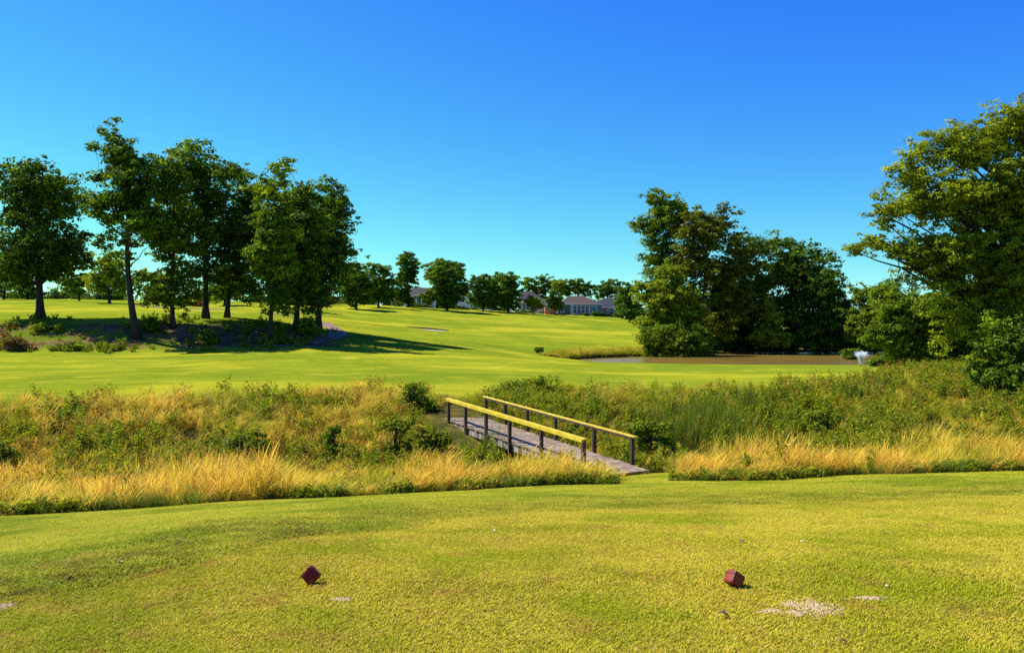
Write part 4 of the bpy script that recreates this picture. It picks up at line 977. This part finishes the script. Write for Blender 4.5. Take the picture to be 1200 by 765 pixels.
    for lab, px, D, bl in (('low clipped shrubs before the porch of the white house', 490, 246, [(481, 357, 6, 2), (492, 358, 5, 2.4), (499, 358, 4, 2)]),
                           ('dark shrubs under the tall windows of the brown roofed house', 690, 256, [(674, 369, 6, 2), (685, 369.5, 7, 2.2), (698, 368, 5, 4)]),
                           ('dark hedge in the shade left of the pale grey hipped roof', 590, 250, [(575, 361, 12, 3.5), (592, 362, 12, 4), (604, 364, 6, 3)]),
                           ('shrubs beside the brick walls of the slate blue roofed house', 722, 262, [(722, 368, 6, 4), (707, 370, 3, 2)]),
                           ('low shrubs along the white walled house under the little yellow tree', 618, 254, [(613, 366, 4, 2), (622, 366, 5, 2.2), (632, 367, 5, 2)]),
                           ('brownish shrubs at the foot of the mostly hidden pale house', 545, 255, [(538, 361, 8, 2.5), (552, 362, 7, 2.5)])):
        tree('shrub', lab, 'shrub', px, D, bl, DP, 120, 26, .7, .2, trunk=0, limbs=6, group='shrubs around the houses')

    # ---- wood behind the pond
    g3 = 'trees on the far shore of the pond'
    tree('poplar_tree', 'tall tree with a ragged upright top left in the pond wood', 'tree', 778, 128,
         [(775, 238, 15, 16), (758, 262, 18, 12), (780, 262, 22, 22), (797, 245, 14, 14), (775, 295, 20, 22), (790, 325, 28, 34), (800, 370, 30, 30)], MD, 900, 44, 1.05, .2, trunk=.4, gap=.15, group=g3, bough=6, spread=1.55)
    tree('broadleaf_tree', 'olive tinted tree with a thin branch reaching right at its top', 'tree', 822, 124,
         [(815, 262, 26, 20), (845, 245, 16, 8), (868, 246, 12, 5), (830, 275, 32, 26), (810, 300, 24, 26), (845, 310, 38, 34), (860, 350, 34, 34), (835, 370, 36, 34), (858, 270, 9, 10)], OL, 1300, 44, 1.0, .2, trunk=.42, gap=.12, group=g3, limbs=50, bough=6, spread=1.55)
    tree('broadleaf_tree', 'deep green tree in the shaded middle of the pond wood', 'tree', 868, 128,
         [(880, 300, 30, 26), (868, 340, 42, 34), (860, 380, 44, 30)], DP, 1000, 44, 1.1, .2, trunk=.4, gap=.03, group=g3, bough=6, spread=1.55)
    tree('broadleaf_tree', 'widest tree of the pond wood with a low rounded top', 'tree', 925, 131,
         [(915, 300, 30, 24), (945, 305, 30, 26), (925, 335, 44, 32), (930, 375, 50, 34), (962, 330, 22, 26)], O, 1500, 44, 1.05, .2, trunk=.42, gap=.06, group=g3, bough=6, spread=1.55)
    tree('broadleaf_tree', 'dark tree sloping down to the right end of the pond wood', 'tree', 972, 127,
         [(968, 345, 20, 26), (972, 380, 26, 32), (988, 365, 12, 20), (950, 385, 24, 26)], DP, 900, 44, 1.0, .2, trunk=.35, gap=.04, group=g3, bough=6, spread=1.55)
    tree('willow_tree', 'bright yellow green bushy tree in front of the left of the pond wood', 'tree', 788, 114,
         [(782, 318, 14, 18), (770, 345, 24, 22), (795, 350, 24, 24), (785, 375, 36, 24), (752, 338, 8, 12), (812, 370, 16, 22)], LM, 1000, 44, .85, .18, trunk=.3, gap=.15, group=g3, bough=6, spread=1.55)
    tree('shrub', 'rounded green shrub overhanging the water below the bright bushy tree', 'shrub', 792, 109,
         [(785, 393, 30, 15), (810, 398, 22, 12), (762, 396, 18, 8), (825, 395, 12, 14)], MD, 620, 40, .8, .17, trunk=0, limbs=20, group='shrubs at the water edge')
    tree('young_tree', 'bright young conical tree standing alone against the dark pond wood', 'tree', 904, 121,
         [(902, 360, 7, 12), (902, 375, 13, 14), (900, 392, 17, 14), (915, 398, 14, 10)], LM, 380, 40, .7, .17, trunk=.12, gap=.12, group=g3, bough=6, spread=1.55)
    tree('broadleaf_tree', 'mid green tree between the pond wood and the great right hand tree', 'tree', 1028, 122,
         [(1022, 350, 22, 18), (1040, 345, 20, 15), (1020, 378, 26, 24), (1045, 380, 28, 30), (1008, 388, 16, 22)], MD, 900, 42, .95, .19, trunk=.3, gap=.05, group=g3, bough=6, spread=1.55)
    tree('shrub', 'small green shrub on the shore right behind the fountain', 'shrub', 994, 98, [(993, 413, 9, 4), (1000, 412, 6, 5)], MD, 90, 34, .5, .13, trunk=0, limbs=6, group='shrubs at the water edge')
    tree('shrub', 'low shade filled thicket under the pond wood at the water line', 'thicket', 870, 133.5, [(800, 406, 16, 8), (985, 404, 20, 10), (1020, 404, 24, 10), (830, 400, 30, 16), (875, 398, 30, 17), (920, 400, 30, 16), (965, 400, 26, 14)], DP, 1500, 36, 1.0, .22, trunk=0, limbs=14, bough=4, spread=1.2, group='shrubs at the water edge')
    # ---- right side
    tree('great_tree', 'great airy light green tree filling the right edge of the view', 'tree', 1172, 43,
         [(1185, 150, 42, 34), (1150, 178, 42, 34), (1105, 172, 32, 22), (1080, 205, 38, 24), (1050, 245, 34, 20), (1028, 285, 24, 11), (1065, 290, 38, 20), (1110, 240, 55, 40), (1170, 230, 60, 55), (1130, 300, 60, 40), (1200, 300, 60, 60),
          (1100, 335, 44, 20), (1235, 180, 50, 60), (1260, 260, 60, 80), (1165, 350, 56, 36), (1220, 370, 50, 40), (1055, 215, 16, 8), (1002, 294, 12, 6), (1008, 276, 14, 8), (1024, 286, 16, 9), (1035, 262, 22, 12), (1028, 238, 18, 11), (1058, 205, 20, 12), (1068, 180, 18, 12), (1085, 160, 18, 10), (1120, 150, 18, 12), (1035, 298, 18, 7), (1075, 310, 26, 12), (1070, 330, 24, 10), (1140, 385, 50, 26), (1190, 330, 60, 40), (1115, 290, 50, 34), (1215, 240, 60, 60)], M['leaf_tree_near'], 5200, 62, .46, .072, trunk=.32, gap=.22, limbs=110, depth=.9, shell=.6, bough=8)
    tree('leaning_tree', 'lower spreading green tree under the left boughs of the great tree', 'tree', 1092, 60,
         [(1060, 372, 36, 24), (1095, 365, 40, 26), (1125, 385, 40, 30), (1050, 398, 30, 18), (1090, 402, 44, 18), (1030, 392, 16, 14), (1065, 408, 26, 14), (1120, 408, 30, 14), (1040, 350, 20, 14)], MD, 2000, 44, .62, .12, trunk=.2, gap=.12, bough=7, spread=1.6)
    tree('shrub', 'large dark shrub in the tall grass at the right edge', 'shrub', 1172, 34.5,
         [(1165, 440, 28, 34), (1190, 420, 36, 40), (1150, 470, 20, 16), (1200, 460, 38, 30), (1175, 395, 26, 22), (1225, 430, 30, 40)], O, 1300, 46, .36, .075, trunk=0, limbs=50, group='shrubs in the creek valley')
    tree('shrub', 'low bright green shrub beyond the tall grass below the spreading tree', 'shrub', 1045, 72, [(1045, 421, 20, 5), (1030, 423, 14, 4)], MD, 220, 36, .45, .12, trunk=0, limbs=8, group='shrubs in the creek valley')
    tree('shrub', 'rusty brown brush at the foot of the spreading tree', 'shrub', 1105, 64, [(1066, 423, 16, 5), (1085, 423, 22, 5), (1115, 424, 26, 6)], M['leaf_bronze'], 260, 30, .4, .09, trunk=0, limbs=8, group='shrubs in the creek valley')
    # ---- shrubs in the creek valley and on the bank
    gs = 'shrubs in the creek valley'
    S = [('bright green upright bush left of the bridge end', 490, 33.0, [(490, 458, 12, 13), (487, 470, 16, 12), (505, 474, 10, 9)], 'leaf_weed', 260, .26),
         ('dark green leafy bush behind the far handrail', 600, 38.0, [(590, 456, 16, 10), (612, 452, 18, 10)], 'leaf_weed', 300, .3),
         ('wide leafy thicket right of the bush behind the far handrail', 645, 37.5, [(635, 454, 18, 11), (660, 456, 18, 10), (650, 466, 26, 8)], 'leaf_weed', 340, .3),
         ('dark green bush at the top of the slope far left', 40, 30.0, [(38, 482, 22, 9), (62, 484, 14, 7)], 'leaf_weed', 260, .27),
         ('dark green bush cut by the left picture edge', 10, 25.0, [(6, 517, 15, 8)], 'leaf_weed', 200, .24),
         ('green bush among the gold left of centre', 290, 25.0, [(286, 512, 16, 10), (300, 520, 12, 8)], 'leaf_weed', 180, .24),
         ('small dark round bush above the bright grass', 391, 26.5, [(391, 503, 7, 6)], 'leaf_mid', 110, .2),
         ('small leafy bush beside the dark round one', 458, 26.5, [(456, 494, 12, 10), (474, 498, 9, 7)], 'leaf_weed', 150, .22),
         ('green bush below the bright upright one', 512, 26.5, [(504, 504, 13, 8), (518, 510, 10, 7)], 'leaf_weed', 170, .22),
         ('leafy green bush in the hollow left of the reeds', 770, 29.0, [(752, 500, 20, 10), (780, 496, 18, 10)], 'leaf_weed', 240, .25),
         ('leafy bush right of the reeds', 960, 30.0, [(958, 486, 14, 9)], 'leaf_weed', 140, .25),
         ('dark bush in the golden grass right of the mown gap', 880, 21.5, [(878, 546, 22, 10), (900, 549, 14, 8)], 'leaf_weed', 220, .16)]
    for lab, px, D, bl, m, n, cr in S:
        tree('shrub', lab, 'shrub', px, D, [(b[0], b[1]+1.5, b[2]*.85, b[3]*.85) for b in bl] if px not in (490, 600, 645) else bl, M[m], int(n*.42), 42, cr*1.25, .065, trunk=0, limbs=14, group=gs, gap=.3, shell=.8)
    gb = 'shrubs on the shaded bank'
    # distant woodland closing the horizon: one mass
    bl = [(px, 353+3*math.sin(px*.05)+float(np.interp(px, [450, 600, 760, 1300], [0, 4, 14, 24])), 16, 14+3*math.sin(px*.11), rng.normal(0, 5)) for px in range(-60, 1330, 17)]
    base = np.array([0, 330., gz(0, 330)]); B2 = px_blobs(bl, 330, base)
    C, N, rnd, P, cs = crown_points(B2, 8500, 30, 1.8, .45, 0, 3, 1.2); V, Q = leaf_quads(C, N, .38)
    o = mesh_np('distant_woods', V, Q, FR, fattrs={'rnd': rnd}, loc=tuple(base)); tag(o, 'dark line of distant woods behind the houses and the left lawn', 'woods', kind='stuff')
    for lab, px, D, bl, m in (('light green vine covered bush under the leftmost trunk', 48, 87, [(48, 388, 9, 10)], 'leaf_lime'), ('low green bush at the foot of the bank near the left', 86, 81, [(88, 407, 11, 4.5), (76, 409, 7, 3)], 'leaf_mid'),
                              ('green bush on the bank right of the leaning trunk', 180, 87, [(178, 384, 9, 9)], 'leaf_mid'), ('brown bush at the left foot of the bank', 25, 81.5, [(20, 402, 13, 7), (36, 406, 9, 5)], 'leaf_bronze'),
                              ('little bush at the foot of the broad dark tree', 247, 83.5, [(246, 393, 6, 7)], 'leaf_mid'), ('green bush high on the bank by the last trunks', 362, 88, [(360, 380, 9, 8)], 'leaf_mid')):
        tree('shrub', lab, 'shrub', px, D, bl, M[m], 110, 36, .55, .13, trunk=0, limbs=8, group=gb)
    tree('shrub', 'dense dark reed clump at the left tip of the pond', 'shrub', 632, 101, [(632, 411, 3.4, 6)], M['leaf_oak'], 50, 36, .3, .12, trunk=0, limbs=5, group='shrubs at the water edge')

M['leaf_tree_near'] = leafmat('leaf_near', (.06, .085, .006), (.25, .33, .012), (.60, .64, .025), .48, .4, patch=.7)

# ------------------------------------------------------------------ build
make_ground(); pond(); surfaces(); bridge(); markers(); fountain(); houses(); trees(); grasses()

# ------------------------------------------------------------------ light, sky, camera
EL, AZ = 49.0, None
sd = Vector((-.93, .36, 0)).normalized()*math.cos(R(EL))+Vector((0, 0, math.sin(R(EL))))    # towards the sun
sun = bpy.data.lights.new('sun', 'SUN'); sun.energy = 5.0; sun.angle = R(.5); sun.color = (1, .94, .82)
so = bpy.data.objects.new('sun', sun); COL.objects.link(so); so.rotation_euler = sd.to_track_quat('Z', 'Y').to_euler(); so.location = (-60, 20, 80)
w = bpy.data.worlds.new('World'); SC.world = w; w.use_nodes = True
nt = NT(w.node_tree); bg = w.node_tree.nodes['Background']
sky = nt.new('ShaderNodeTexSky', sky_type='NISHITA', sun_disc=False, sun_elevation=R(EL), sun_rotation=math.atan2(sd.x, sd.y), air_density=1.0, dust_density=.0, ozone_density=5.0)
# deep clear-air blue: per-channel response curve on the sky's own colours
sp = nt.new('ShaderNodeSeparateColor'); nt.l.new(sky.outputs[0], sp.inputs[0]); cb = nt.new('ShaderNodeCombineColor')
for k, (a, g) in enumerate(((1.45, 1.85), (1.74, 1.5), (.575, .08))):
    nt.l.new(nt.math('MULTIPLY', nt.math('POWER', nt.math('MULTIPLY', sp.outputs[k], .075), g), a*10), cb.inputs[k])
nt.l.new(cb.outputs[0], bg.inputs[0]); bg.inputs[1].default_value = .1

cam = bpy.data.cameras.new('camera'); cam.sensor_width = 36; cam.lens = 30; cam.clip_end = 8000; cam.clip_start = .1
co = bpy.data.objects.new('camera', cam); COL.objects.link(co); co.location = (0, 0, EYE); co.rotation_euler = (R(90)+math.atan((HOR-382.5)/F), 0, 0)
SC.camera = co
SC.view_settings.view_transform = 'Standard'; SC.view_settings.look = 'None'; SC.view_settings.gamma = 1; SC.view_settings.use_curve_mapping = False
SC.view_settings.exposure = .85
SC.cycles.use_denoising = False
SC.cycles.max_bounces = 6; SC.cycles.diffuse_bounces = 3; SC.cycles.transparent_max_bounces = 8; SC.cycles.caustics_reflective = False; SC.cycles.caustics_refractive = False
